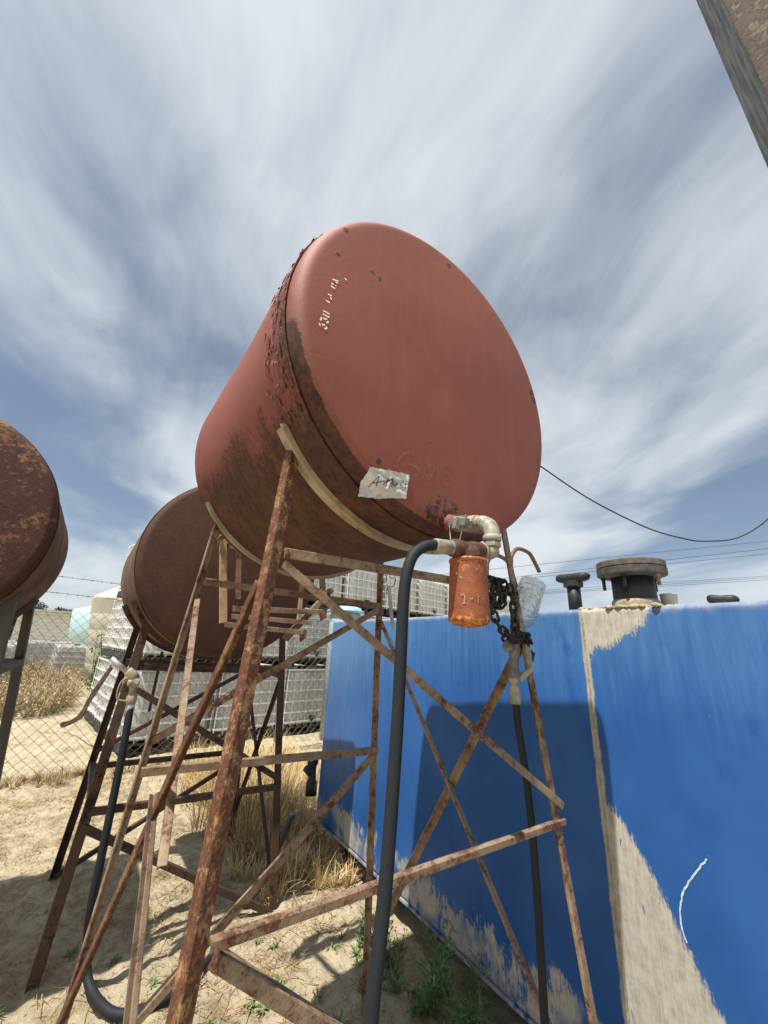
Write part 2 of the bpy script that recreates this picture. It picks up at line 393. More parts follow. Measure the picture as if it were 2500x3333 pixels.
def blue_paint():
    m = M('sun bleached blue paint', (.02, .11, .44), .38, 0, .22)
    x, y, z = m.xyz()      # y along the tank, z height above its base
    vs = m.noise(m.co((1, 16, 1.3)), 2.0, 7, .65); big = m.noise(m.co(loc=(2, 2, 2)), 1.5, 4, .55)
    st = m.noise(m.co((1, 80, 9)), 1.0, 6, .75); st2 = m.noise(m.co((1, 24, 9), loc=(3, 1, 7)), 1.0, 7, .75); blot = m.noise(m.co(loc=(4, 4, 1)), 26, 6, .7); crisp = m.math('MULTIPLY', m.math('SUBTRACT', m.noise(m.co((1, 130, 34), loc=(1, 6, 2)), 1.0, 8, .8), .5), .55)
    blue = m.mix(m.rng(big, .3, .7), (.016, .078, .265), (.028, .115, .345))
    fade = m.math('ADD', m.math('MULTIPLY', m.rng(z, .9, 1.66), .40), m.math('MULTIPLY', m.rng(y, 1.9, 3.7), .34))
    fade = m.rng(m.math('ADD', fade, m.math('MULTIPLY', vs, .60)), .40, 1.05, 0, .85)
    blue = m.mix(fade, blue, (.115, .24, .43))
    rub = m.noise(m.co((1, 2.2, 1.2), rot=(.7, 0, 0), loc=(9, 1, 3)), 3.2, 7, .68)
    blue = m.mix(m.rng(rub, .56, .72, 0, .55), blue, (.010, .060, .25))
    dust = m.mix(m.rng(blot, .3, .7), (.30, .275, .22), (.46, .43, .36))
    dust = m.mix(m.rng(st, .40, .70, 0, .7), dust, (.56, .515, .42))
    # dust caked beside the weld, widening towards the ground
    edge = m.math('SUBTRACT', 1.01, m.math('MULTIPLY', m.math('SUBTRACT', 1.0, z), .50))
    d1 = m.math('MULTIPLY', m.rng(m.math('SUBTRACT', y, edge), -.06, .13), m.rng(y, 1.060, 1.040))
    d1 = m.math('MULTIPLY', d1, m.rng(z, 1.12, .70))
    d1 = m.rng(m.math('ADD', m.math('MULTIPLY', d1, .78), m.math('ADD', m.math('MULTIPLY', st, .42), m.math('ADD', m.math('MULTIPLY', blot, .16), crisp))), .56, .69)
    d1 = m.math('MULTIPLY', d1, m.rng(m.noise(m.co((1, 55, 16), loc=(2, 2, 9)), 1.0, 5, .6), .70, .64))
    wl_ = m.rng(m.math('ADD', m.math('MULTIPLY', m.rng(m.math('ABSOLUTE', m.math('SUBTRACT', y, 1.046)), .045, .0), .55), m.math('MULTIPLY', st2, .56)), .62, .80)
    sp = m.math('MULTIPLY', m.math('MULTIPLY', m.rng(y, .62, .86), m.rng(y, 1.046, 1.036)), m.rng(m.math('ADD', z, m.math('MULTIPLY', m.math('SUBTRACT', y, .85), .45)), 1.40, 1.66))
    sp = m.rng(m.math('ADD', m.math('MULTIPLY', sp, .72), m.math('ADD', m.math('MULTIPLY', st2, .58), crisp)), .66, .74)
    low = m.rng(m.math('ADD', m.math('MULTIPLY', m.rng(z, .50, .10), .40), m.math('ADD', m.math('MULTIPLY', m.noise(m.co((1, 28, 10)), 1.0, 8, .8), .40), m.math('MULTIPLY', m.math('ADD', m.noise(m.co((1, 5, 4), loc=(3, 3, 3)), 1.0, 5, .6), crisp), .42))), .75, .80)
    low = m.math('MULTIPLY', low, m.rng(m.noise(m.co((1, 3, 3), loc=(5, 5, 5)), 1.0, 4, .6), .38, .56))
    lip = m.rng(m.math('ADD', m.math('MULTIPLY', m.rng(z, 1.57, 1.655), .50), m.math('MULTIPLY', m.noise(m.co((3, 11, 7)), 1.0, 7, .72), .55)), .58, .92, 0, .65)
    k = m.math('MAXIMUM', m.math('MAXIMUM', d1, wl_), m.math('MAXIMUM', m.math('MAXIMUM', sp, low), lip))
    specks = m.rng(m.noise(m.co(loc=(8, 8, 8)), 60, 4, .65), .70, .74, 0, .7)
    k = m.math('MAXIMUM', k, specks)
    m.set('Base Color', m.mix(m.math('MULTIPLY', k, .92), blue, dust)); m.set('Roughness', m.rng(k, 0, 1, .34, .92, False))
    m.set('Normal', m.bump(m.math('ADD', m.math('MULTIPLY', k, .5), m.math('MULTIPLY', m.noise(m.co(), 2.2, 3, .5), 2.5)), .35, .006))
    return m.m
MAT['blue'] = blue_paint()
MAT['dustcake'] = plain('caked dust', (.33, .28, .20), .95, 0, .35, 30, .8, .012)

def sand():
    m = M('sandy ground', (.5, .41, .26), .95, 0, .2)
    c = m.co()
    a = m.noise(c, .9, 5, .6); b = m.noise(c, 9, 7, .7); d = m.noise(c, 60, 5, .75); e = m.noise(m.co((1, 1, 1), loc=(4, 9, 0)), 2.6, 6, .7)
    col = m.mix(m.rng(b, .3, .7), (.34, .28, .18), (.52, .445, .31))
    col = m.mix(m.rng(a, .35, .7, 0, .55), col, (.56, .48, .34))
    col = m.mix(m.rng(e, .52, .70, 0, .75), col, (.21, .145, .075))
    col = m.mix(m.rng(m.noise(m.co(loc=(7, 3, 0)), 24, 6, .75), .58, .70, 0, .7), col, (.19, .14, .08))
    col = m.mix(m.rng(d, .60, .74, 0, .7), col, (.17, .125, .07))
    m.set('Base Color', col)
    h = m.math('ADD', m.math('MULTIPLY', b, .8), m.math('MULTIPLY', d, .45))
    m.set('Normal', m.bump(h, 1.0, .035)); return m.m
MAT['sand'] = sand()
def leafmat(name, c0, c1, tr=.25):
    m = M(name, c0, .6)
    n = m.noise(m.co(), 9, 4, .6)
    m.set('Base Color', m.mix(m.rng(n, .35, .65), c0, c1)); return m.m
MAT['weed'] = leafmat('green weed', (.060, .125, .028), (.135, .22, .065))
MAT['straw'] = leafmat('dry straw', (.52, .38, .16), (.70, .56, .30))
MAT['strawd'] = leafmat('brown dry stems', (.22, .13, .055), (.38, .25, .11))
MAT['brush'] = leafmat('dry brush', (.30, .20, .10), (.46, .34, .19))
MAT['brushg'] = leafmat('grey green brush', (.16, .17, .08), (.27, .24, .13))
MAT['tree'] = leafmat('dark tree foliage', (.020, .040, .018), (.04, .065, .028))

# ------------------------------------------------------------------ ground
def gh(x, y):
    p = V((x, y, 0))
    h = .030 * noise.noise(p * .9) + .018 * noise.noise(p * 2.7 + V((3, 1, 0))) + .018 * noise.noise(p * 7) + .014 * noise.noise(p * 17) + .006 * noise.noise(p * 34)
    near = max(0.0, 1 - max(abs(x - .6) - 4, 0) / 4) * max(0.0, 1 - max(abs(y - 3.5) - 4, 0) / 5)
    return h * near - .012
def axis_pts(lo, hi, step, far):
    a = [lo + i * step for i in range(int((hi - lo) / step) + 1)]
    d = step; left = []; right = []; x = lo
    while x > -far: d *= 1.28; x -= d; left.append(x)
    d = step; x = a[-1]
    while x < far: d *= 1.28; x += d; right.append(x)
    return left[::-1] + a + right
xs = axis_pts(-1.6, 2.4, .018, 900); ys = axis_pts(1.2, 7.2, .022, 900)
g = G(); nx = len(xs)
vs = [(x, y, gh(x, y)) for y in ys for x in xs]
g.add(vs, [[j * nx + i, j * nx + i + 1, (j + 1) * nx + i + 1, (j + 1) * nx + i] for j in range(len(ys) - 1) for i in range(nx - 1)], True)
mk('ground', g, MAT['sand'], kind='structure')

# ------------------------------------------------------------------ tanks
def ring_tank(rt, R, L, heads, shellmat, dome=.02, knuckle=.05, dents=0.0, seed=0, lap=.004, n=112):
    """local frame: y runs along the tank from the near head (y=0), the tank rests with its lowest line on z=0"""
    sh = G(); rows = 30
    vs = []
    for j in range(rows + 1):
        y = knuckle + (L - 2 * knuckle) * j / rows
        for k in range(n):
            th = 2 * math.pi * k / n
            dr = dents * noise.noise(V((math.cos(th) * 2 + seed, y * 2.2, math.sin(th) * 2)))
            vs.append((math.cos(th) * (R + lap + dr), y, math.sin(th) * (R + lap + dr) + R))
    sh.add(vs, [[j * n + k, (j + 1) * n + k, (j + 1) * n + (k + 1) % n, j * n + (k + 1) % n] for j in range(rows) for k in range(n)], True)
    mk('shell', sh, shellmat, rt, local=True)
    prof = [(0.004, -dome)]
    for i in range(1, 15):
        r = (R - .04) * i / 14; prof.append((r, -dome * (1 - (r / (R - .04)) ** 2)))
    for i in range(1, 8):
        a = math.pi / 2 * i / 7; prof.append((R - .04 + .04 * math.sin(a), knuckle * .85 * (1 - math.cos(a))))
    prof.append((R, knuckle + .03))
    h = G(); h.lathe(prof, (0, 0, R), (0, 1, 0), n); mk('head', h, heads, rt, local=True)
    h = G(); h.lathe([(a, b) for a, b in prof], (0, L, R), (0, -1, 0), n); mk('head', h, heads, rt, local=True)
    w = G(); w.tube([(math.cos(2 * math.pi * k / 96) * (R + lap), knuckle + .004 + .002 * noise.noise(V((k * .9, seed, 0))), math.sin(2 * math.pi * k / 96) * (R + lap) + R) for k in range(96)], .003, 6, closed=True)
    mk('weld_seam', w, shellmat, rt, local=True)
    f = G(); f.lathe([(.06, 0), (.06, .05), (.075, .05), (.075, .075), (.03, .085), (.03, .1)], (0, L * .5, 2 * R - .005), (0, 0, 1), 20); mk('filler_cap', f, MAT['castiron'], rt, local=True)

YA = .061
CM = V((.733, .786, 2.462))
t1 = root('fuel_tank', (CM.x, CM.y, CM.z - RM), 'large red oxide painted cylindrical fuel tank on the nearest stand, with a silver tape label', 'tank', 'fuel tanks on stands', YA)
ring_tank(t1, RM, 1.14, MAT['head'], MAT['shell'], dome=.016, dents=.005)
def head_y(u, v):
    r = math.hypot(u, v); k = RM - .04
    if r < k: return -.016 * (1 - (r / k) ** 2)
    return .05 * .85 * (1 - math.cos(math.asin(min(.98, (r - k) / .04))))
def ribbon(g, pts, w, surf, off=.0014):
    P = [V((p[0], p[1], 0)) for p in pts]
    if len(P) > 2: P = spline(P, 4)
    L = []
    for i, p in enumerate(P):
        t = (P[min(i + 1, len(P) - 1)] - P[max(i - 1, 0)]).normalized(); nrm = V((-t.y, t.x, 0)) * w * .5
        a, b = p + nrm, p - nrm
        L += [V((a.x, surf(a.x, a.y) - off, a.y + RM)), V((b.x, surf(b.x, b.y) - off, b.y + RM))]
    g.add(L, [[2 * i, 2 * i + 1, 2 * i + 3, 2 * i + 2] for i in range(len(P) - 1)])
ST = [[(-0.4742, -0.0503), (-0.4699, -0.049), (-0.4626, -0.0492), (-0.4556, -0.0503)], [(-0.475, -0.0586), (-0.4703, -0.0606), (-0.4649, -0.0606), (-0.4595, -0.0611), (-0.4557, -0.0581)], [(-0.4766, -0.0719), (-0.4771, -0.0793), (-0.4797, -0.0835)], [(-0.4715, -0.0705), (-0.4681, -0.0729), (-0.4613, -0.0688)], [(-0.4572, -0.0734), (-0.4584, -0.0788), (-0.463, -0.0818)], [(-0.4799, -0.0932), (-0.4795, -0.0969), (-0.4769, -0.1002)], [(-0.4739, -0.0918), (-0.4701, -0.0939), (-0.4652, -0.0902)], [(-0.4604, -0.0937), (-0.4595, -0.0976), (-0.463, -0.1019), (-0.4657, -0.1016)], [(-0.4709, -0.0116), (-0.4667, -0.0123), (-0.4597, -0.0127)], [(-0.4676, 0.0126), (-0.4638, 0.0121), (-0.456, 0.0134)], [(-0.4603, 0.006), (-0.4582, 0.0032), (-0.4548, 0.0024)], [(-0.4628, 0.046), (-0.4578, 0.0437), (-0.4493, 0.0439)], [(-0.4616, 0.0529), (-0.4581, 0.055), (-0.4552, 0.055)], [(-0.4496, 0.0563), (-0.4475, 0.0541)], [(-0.4602, 0.0701), (-0.4542, 0.0724), (-0.4486, 0.0739), (-0.4419, 0.0755)], [(-0.4504, 0.0681), (-0.4469, 0.0673), (-0.4435, 0.0665)], [(-0.4246, 0.1), (-0.4219, 0.098), (-0.4184, 0.0973)]]
for a, b in ((0, 2), (2, 5), (5, 8), (8, 11), (11, 16), (16, 17)):
    g = G()
    for s_ in ST[a:b]: ribbon(g, s_, .0042, head_y)
    mk('stencil_character', g, MAT['stencil'], t1, label='worn white stencilled character', local=True)
GAS = [[(-0.1566, -0.3512), (-0.1736, -0.3541), (-0.1923, -0.3669), (-0.2077, -0.3884), (-0.2102, -0.4072), (-0.2016, -0.4202), (-0.1875, -0.4236)], [(-0.1771, -0.3902), (-0.148, -0.3907), (-0.1354, -0.3989), (-0.1424, -0.4134), (-0.1639, -0.4241)], [(-0.0821, -0.3626), (-0.1055, -0.3746), (-0.118, -0.3892), (-0.1126, -0.404), (-0.0947, -0.4047), (-0.0845, -0.391), (-0.0795, -0.3639), (-0.0817, -0.4006)], [(0.0036, -0.3587), (-0.0135, -0.3487), (-0.0416, -0.3513), (-0.0525, -0.3637), (-0.036, -0.3735), (-0.0137, -0.3818), (-0.0111, -0.3961), (-0.0279, -0.4087), (-0.047, -0.4069)]]
g = G()
for s_ in GAS: ribbon(g, s_, .0032, head_y, .001)
mk('chalk_writing', g, MAT['chalk'], t1, label='faint chalk word Gas', local=True)
g = G(); g.lathe([(.026, 0), (.026, .014), (.021, .016), (.021, .034)], (-.006, .006, .034), (0, -1, -.1), 14, rf=lambda t, h: 1 + .07 * math.sin(t * 5 + h * 200))
mk('outlet_boss', g, plain('lumpy red boss paint', (.20, .048, .042), .7, 0, .5, 60, .9, .005), t1, label='lumpy red painted outlet boss', local=True)
# flakes of lifted paint beside the near weld
g = G(); rnd = random.Random(3)
for i in range(150):
    th = R_(rnd.uniform(128, 214)); y = .055 + abs(rnd.gauss(.05, .045)); r = RM + .004
    c = V((math.cos(th) * r, y, math.sin(th) * r + RM)); nrm = V((math.cos(th), 0, math.sin(th))); tt = V((-math.sin(th), 0, math.cos(th)))
    sz = rnd.uniform(.004, .014); a = rnd.uniform(0, 6.28); vs = []
    for k in range(5):
        q = sz * rnd.uniform(.5, 1.2); e = a + k * 1.256
        vs.append(c + V((0, 1, 0)) * math.cos(e) * q + tt * math.sin(e) * q * 1.5 + nrm * (.002 + rnd.uniform(0, .006)))
    g.add(vs, [[0, 1, 2, 3, 4]])
mk('paint_flakes', g, MAT['shell'], t1, kind='stuff', local=True)

t2 = root('fuel_tank', (.596, 2.793, 2.085 - .609), 'dull brown rusted cylindrical tank behind the red tank, in front of the fence', 'tank', 'fuel tanks on stands', .065)
ring_tank(t2, .609, 1.15, MAT['t2head'], MAT['t2shell'], dome=.03, knuckle=.06, dents=.006, seed=4)
t3 = root('fuel_tank', (-1.012, 2.561, 2.072 - .609), 'dark maroon tank with flaking rust, cut off by the left edge', 'tank', 'fuel tanks on stands', .051)
ring_tank(t3, .609, 1.15, MAT['t3head'], MAT['t3shell'], dome=.03, knuckle=.06, dents=.006, seed=9)

# ------------------------------------------------------------------ near stand
class Stand:
    def __init__(s, cx, cy, hx, kx, hy, ky, yaw): s.__dict__.update(locals())
    def p(s, i, j, z):
        x = i * (s.hx - s.kx * z); y = j * (s.hy - s.ky * z); c, n = math.cos(s.yaw), math.sin(s.yaw)
        return V((s.cx + c * x - n * y, s.cy + n * x + c * y, z))
def strap(g, R, y0, w, th, a0, a1, web=.035, n=40):
    # curved cradle bar: flat band against the tank and a web standing off it (tank-local frame)
    vs = []
    for i in range(n + 1):
        a = R_(a0 + (a1 - a0) * i / n) - math.pi / 2; d = V((math.cos(a), 0, math.sin(a)))
        for r, y in ((R + .0055, y0), (R + .0055, y0 + w), (R + .0055 + th, y0 + w), (R + .0055 + th, y0 + th), (R + .0055 + web, y0 + th), (R + .0055 + web, y0)):
            vs.append(d * r + V((0, y, R)))
    fs = [[i * 6 + k, i * 6 + (k + 1) % 6, (i + 1) * 6 + (k + 1) % 6, (i + 1) * 6 + k] for i in range(n) for k in range(6)]
    fs += [[5, 4, 3, 2, 1, 0], [n * 6 + k for k in range(6)]]
    g.add(vs, fs)
S1 = Stand(.7333, 1.4019, .6318, .07977, .61267, .08515, .0453)
r1 = root('tank_stand', (S1.cx, S1.cy, 0), 'rusty beige angle iron stand with four splayed legs under the red tank', 'stand', 'welded tank stands')
X, Y, Zv = V((1, 0, 0)), V((0, 1, 0)), V((0, 0, 1))
def member(par, name, p0, p1, w, da, db, mat, t=.005, label=None):
    g = G(); g.angle(p0, p1, w, t, da, db); return mk(name, g, mat, par, label)
for i, j, mt, lb in ((-1, -1, 'rustleg', 'front leg eaten by orange rust'), (1, -1, 'beige', None), (-1, 1, 'beige', None), (1, 1, 'beige', None)):
    member(r1, 'leg', S1.p(i, j, -.05), S1.p(i, j, 2.12), .031 if (i, j) == (-1, -1) else .027, (-i, 0.38 if (i, j) == (-1, -1) else 0, 0), (-.38 if (i, j) == (-1, -1) else 0, -j, 0), MAT[mt], .006, lb)
P = S1.p
def off(p, x=0, y=0, z=0): return p + V((x, y, z))
bz = MAT['beige']; bt = MAT['beige_thin']
member(r1, 'crossbar', off(P(-1, -1, 1.82), .035, .007), off(P(1, -1, 1.835), 0, .007), .027, (0, 0, -1), Y, bz)
member(r1, 'crossbar', off(P(-1, -1, 1.115), .03, -.006), off(P(1, -1, 1.105), .02, -.006), .018, (0, 0, -1), Y, bz)
member(r1, 'crossbar', off(P(-1, 1, 1.835), .03, -.006), off(P(1, 1, 1.82), -.006, -.006), .028, (0, 0, -1), Y * -1, bt)
member(r1, 'crossbar', off(P(-1, 1, 1.13), .01, -.048), off(P(1, 1, 1.10), -.006, -.048), .029, (0, 0, -1), Y, bt)
member(r1, 'diagonal_brace', off(P(-1, -1, 1.79), .045, .014), off(P(1, -1, 1.15), .02, -.012), .022, (0, 0, -1), Y, bz)
member(r1, 'diagonal_brace', off(P(-1, -1, 1.09), .05, .014), off(P(1, -1, .30), .0, .012), .026, (0, 0, -1), Y, bz)
member(r1, 'diagonal_brace', off(P(-1, 1, 1.22), .01, -.014), off(P(1, 1, 1.80), -.01, -.012), .027, (0, 0, -1), Y, bt)
member(r1, 'diagonal_brace', off(P(1, 1, 1.07), -.01, -.014), off(P(-1, 1, .16), .02, -.012), .028, (0, 0, -1), Y, MAT['beige'])
member(r1, 'diagonal_brace', off(P(-1, -1, 1.735), -.014, .045), off(P(-1, 1, .36), -.012, .02), .024, (0, 0, -1), X, MAT['rustbar'], label='brown rusted side brace')
member(r1, 'diagonal_brace', off(P(-1, 1, 1.75), .014, -.02), V((.200, 1.25, 1.07)), .022, (0, 0, -1), X, MAT['beige'])
member(r1, 'diagonal_brace', V((.186, 1.44, 1.16)), off(P(-1, -1, .62), .012, .05), .019, (-1, -1, 0), (1, -1, 0), MAT['greybar'])
member(r1, 'diagonal_brace', off(P(1, -1, 1.64), .008, .03), off(P(1, 1, .26), .008, -.02), .026, (0, 0, -1), X * -1, bt)
member(r1, 'diagonal_brace', off(P(1, 1, 1.755), -.012, -.03), off(P(1, -1, .36), -.012, .02), .025, (0, 0, -1), X * -1, MAT['beige'])
for y0, am in ((.160, 57), (.990, 57)):
    g = G(); strap(g, RM, y0, .056, .005, -am, am, .018)
    mi = MW[t1.name]; g.v = [mi @ v for v in g.v]
    mk('saddle', g, MAT['strap'], r1)
rnd = random.Random(11)
for c0 in (off(P(-1, -1, 1.80), .040, -.003), off(P(-1, -1, 1.09), .042, -.004)):
    g = G(); vs = []; n_ = 11; m_ = 9     # one lumpy weld bead per joint
    for j in range(m_):
        for k in range(n_):
            th = 2 * math.pi * k / n_; zz_ = -.014 + .028 * j / (m_ - 1); q = V((math.cos(th), math.sin(th), zz_ * 30))
            r = .006 * math.sin(math.pi * (j + .4) / (m_ - .2)) + .005 * noise.noise(q * 1.7 + c0 * 9)
            vs.append(c0 + V((math.cos(th) * r, math.sin(th) * r * .7, zz_)))
    g.add(vs, [[j * n_ + k, j * n_ + (k + 1) % n_, (j + 1) * n_ + (k + 1) % n_, (j + 1) * n_ + k] for j in range(m_ - 1) for k in range(n_)], True)
    mk('weld_bead', g, MAT['rustbar'], r1)

# ------------------------------------------------------------------ stand of the brown tank
S2 = Stand(.59, 3.44, .607, .072, .53, .078, .03)
r2 = root('tank_stand', (S2.cx, S2.cy, 0), 'dark brown angle iron stand under the brown tank beyond the red one', 'stand', 'welded tank stands')
dk = MAT['darkleg']; P = S2.p
for i in (-1, 1):
    for j in (-1, 1): member(r2, 'leg', P(i, j, -.05), P(i, j, 1.70), .050, (-i, 0, 0), (0, -j, 0), dk, .006)
member(r2, 'crossbar', off(P(-1, -1, .68), .02, -.006), off(P(1, -1, .66), .0, -.006), .034, (0, 0, -1), Y, dk)
member(r2, 'crossbar', off(P(-1, 1, .68), .02, -.062), off(P(1, 1, .68), .0, -.062), .034, (0, 0, -1), Y, dk)
member(r2, 'crossbar', off(P(-1, -1, 1.42), .02, .012), off(P(1, -1, 1.40), .0, .012), .045, (0, 0, -1), Y, dk)
member(r2, 'crossbar', off(P(-1, 1, 1.40), .02, -.07), off(P(1, 1, 1.38), .0, -.07), .045, (0, 0, -1), Y, dk)
member(r2, 'crossbar', off(P(-1, -1, .70), .01, .05), off(P(-1, 1, .70), .01, -.05), .034, (0, 0, -1), X, dk)
member(r2, 'crossbar', off(P(1, -1, 1.36), -.03, .05), off(P(1, 1, 1.36), -.03, -.05), .034, (0, 0, -1), X, dk)
member(r2, 'diagonal_brace', off(P(-1, -1, 1.32), .02, -.01), off(P(1, -1, .70), .0, -.01), .034, (0, 0, -1), Y, dk)
member(r2, 'diagonal_brace', off(P(-1, -1, .62), .02, -.01), off(P(1, -1, -.02), .0, -.01), .034, (0, 0, -1), Y, dk)
member(r2, 'diagonal_brace', off(P(-1, 1, .03), .02, -.07), off(P(1, 1, .64), .0, -.07), .030, (0, 0, -1), Y, dk)
member(r2, 'diagonal_brace', off(P(-1, 1, .78), .02, -.075), off(P(1, 1, 1.36), .0, -.075), .030, (0, 0, -1), Y, dk)
member(r2, 'diagonal_brace', off(P(1, -1, 1.30), -.01, .05), off(P(1, 1, .20), -.01, -.05), .028, (0, 0, -1), X * -1, dk)
member(r2, 'diagonal_brace', off(P(1, 1, 1.30), -.02, -.05), off(P(1, -1, .16), -.02, .05), .028, (0, 0, -1), X * -1, dk)
for y0 in (.20, .86):
    g = G(); strap(g, .609, y0, .06, .006, -62, 62, .03); mi = MW[t2.name]; g.v = [mi @ v for v in g.v]; mk('saddle', g, dk, r2)
for x in (.33, .57):
    g = G(); g.bar((x, 3.80, 1.02 if x < .5 else .82), (x, 3.80, 1.46), .02, .02, Y); mk('hanger', g, dk, r2)

# ------------------------------------------------------------------ stand of the maroon tank
S3 = Stand(-1.03, 3.16, .70, .10, .50, .07, .03)
r3 = root('tank_stand', (S3.cx, S3.cy, 0), 'grey steel stand under the maroon tank at the left edge', 'stand', 'welded tank stands')
P = S3.p; gl = MAT['greyleg']
for i in (-1, 1):
    for j in (-1, 1): member(r3, 'leg', P(i, j, -.05), P(i, j, 1.78), .055, (-i, 0, 0), (0, -j, 0), gl, .006)
for z in (.68, 1.40):
    for j in (-1, 1): member(r3, 'crossbar', P(-1, j, z), P(1, j, z), .04, (0, 0, -1), Y * -j, gl)
    for i in (-1, 1): member(r3, 'crossbar', P(i, -1, z), P(i, 1, z), .04, (0, 0, -1), X * -i, gl)
for y0 in (.20, .86):
    g = G(); strap(g, .609, y0, .06, .006, -62, 62, .03); mi = MW[t3.name]; g.v = [mi @ v for v in g.v]; mk('saddle', g, gl, r3)

# ------------------------------------------------------------------ tape label
tp = [(-0.2953, -0.4382), (-0.2643, -0.4338), (-0.2320, -0.4300), (-0.2003, -0.4262), (-0.1687, -0.4216), (-0.1675, -0.4400), (-0.1687, -0.4532), (-0.1730, -0.4700), (-0.1768, -0.4874), (-0.1868, -0.4958), (-0.2160, -0.4990), (-0.2460, -0.5035), (-0.2780, -0.5075), (-0.3067, -0.5124), (-0.2964, -0.4907), (-0.2975, -0.4640)]
lt = root('tape_label', MW[t1.name] @ V((-.235, -.01, RM - .47)), 'crinkled silver tape label with handwritten A-60 on the red tank end', 'label', None, YA)
def tape_pt(u, v, o): return MW[t1.name] @ V((u, head_y(u, v) - o, v + RM))
g = G(); NU, NV = 30, 20
tlc, trc, brc, blc = V((-0.2953, -0.4382, 0)), V((-0.1687, -0.4216, 0)), V((-0.1775, -0.4935, 0)), V((-0.3040, -0.5110, 0))
vs = []
rnd = random.Random(5); jit = {}
for j in range(NV + 1):
    for i in range(NU + 1):
        a, b = i / NU, j / NV
        q = tlc.lerp(trc, a).lerp(blc.lerp(brc, a), b)
        if i in (0, NU) or j in (0, NV): q = q + V((rnd.uniform(-.0011, .0011), rnd.uniform(-.0011, .0011), 0))
        wr = abs(noise.noise(V((q.x * 55, q.y * 55, 1)))) * .0030 + abs(noise.noise(V((q.x * 22 + q.y * 18, q.y * 9, 4)))) * .0036
        crease = .005 * math.exp(-((a - .60 + .28 * (b - .5) ** 2 * 2 + .12 * b) / .035) ** 2)
        vs.append(tape_pt(q.x, q.y, .002 + wr + crease))
g.add(vs, [[j * (NU + 1) + i, j * (NU + 1) + i + 1, (j + 1) * (NU + 1) + i + 1, (j + 1) * (NU + 1) + i] for j in range(NV) for i in range(NU)])
mk('tape', g, MAT['foil'], lt)
INK = [[(-0.2798, -0.4813), (-0.269, -0.4559)], [(-0.269, -0.4559), (-0.2663, -0.4801)], [(-0.2772, -0.4741), (-0.2514, -0.4654)], [(-0.2518, -0.4758), (-0.2401, -0.4545)], [(-0.2401, -0.4545), (-0.2458, -0.4684)], [(-0.2458, -0.4684), (-0.2314, -0.4528)], [(-0.2314, -0.4528), (-0.2262, -0.4682)], [(-0.2441, -0.4604), (-0.2262, -0.4682)], [(-0.2441, -0.4604), (-0.2328, -0.4683)], [(-0.2455, -0.4739), (-0.2367, -0.4751), (-0.229, -0.4577)], [(-0.2418, -0.4635), (-0.2269, -0.4552)], [(-0.243, -0.458), (-0.226, -0.454)], [(-0.242, -0.461), (-0.225, -0.458)], [(-0.2302, -0.475), (-0.2223, -0.4576), (-0.2132, -0.4625), (-0.2194, -0.471), (-0.224, -0.4676)], [(-0.224, -0.4676), (-0.2087, -0.4621)], [(-0.2265, -0.4626), (-0.2086, -0.463)], [(-0.1922, -0.4485), (-0.202, -0.4611), (-0.1993, -0.4699), (-0.1927, -0.4651), (-0.1974, -0.4616), (-0.2029, -0.4652)], [(-0.1861, -0.4564), (-0.1781, -0.454), (-0.1789, -0.4621), (-0.1879, -0.4685)], [(-0.1879, -0.4685), (-0.185, -0.4561)]]
g = G()
for s_ in INK: ribbon(g, s_, .0017, head_y, .0098)
g.v = [MW[t1.name] @ v for v in g.v]
mk('handwriting', g, MAT['ink'], lt, label='black marker handwriting A-60 with a crossed out number')

# ------------------------------------------------------------------ outlet valve, elbows, filter
UA = V((math.cos(YA), math.sin(YA), 0)); AA = V((-math.sin(YA), math.cos(YA), 0))
def hp(u, yo, z): return CM + UA * (u) + AA * yo + V((0, 0, z - CM.z))     # u right of tank axis, yo along the axis, z world
ov = root('outlet_valve', hp(-.05, -.1, 1.86), 'weathered galvanized outlet valve and elbows under the red tank end', 'valve')
gd = MAT['galv_dull']; ci = MAT['castiron']
p0, p1 = V((.726, .790, 1.940)), V((.724, .640, 1.906)); VD = (p1 - p0).normalized()
v0 = p0 + VD * .034
g = G(); g.cyl(p0, v0 + VD * .01, .015, 14)
g.lathe([(.017, -.002), (.0225, 0), (.0225, .016), (.019, .020), (.021, .036), (.019, .052), (.0225, .056), (.0225, .076), (.016, .079)], v0, VD, 8, smooth=False)
g.box(v0 + VD * .038, (.036, .030, .036), Matrix.Rotation(.12, 3, 'X'))
vb = mk('valve_body', g, gd, ov)
hc = v0 + VD * .038 + V((-.020, -.004, -.004))
g = G(); g.lathe([(.017, 0), (.017, .008), (.009, .010), (.009, .020), (.012, .022), (.012, .027)], hc, (-1, -.25, -.1), 14)
hk = hc + V((-.026, -.008, -.003))
g.bar(hk + V((.006, .034, .006)), hk + V((-.004, -.040, -.012)), .014, .018, (0, 0, 1)); g.bar(hk + V((-.012, -.012, -.006)), hk + V((-.022, -.016, -.030)), .014, .010, (0, 1, 0))
g.lathe([(.007, 0), (.007, .012)], hk, (-1, 0, 0), 8)
mk('valve_handle', g, MAT['dull'], vb)
g = G(); g.tube(spline([hc + V((-.018, .030, -.006)), hc + V((-.020, .022, -.055)), hc + V((-.020, .0, -.072)), hc + V((-.018, -.012, -.040)), hc + V((-.014, -.018, -.004))], 5), .0018, 6); mk('seal_wire', g, MAT['galv'], ov)
e0 = v0 + VD * .074
g = G(); g.cyl(e0, e0 + VD * .024, .0155, 16); mk('nipple', g, ci, ov)
el = e0 + VD * .014; ex = V((.724, .634, 1.905)); dn = V((-.06, 0, -1)).normalized()
g = G(); pth = spline([el, el + VD * .012, ex + dn * .010 - VD * .004, ex + dn * .028 + VD * .004, ex + dn * .040 + VD * .004], 6)
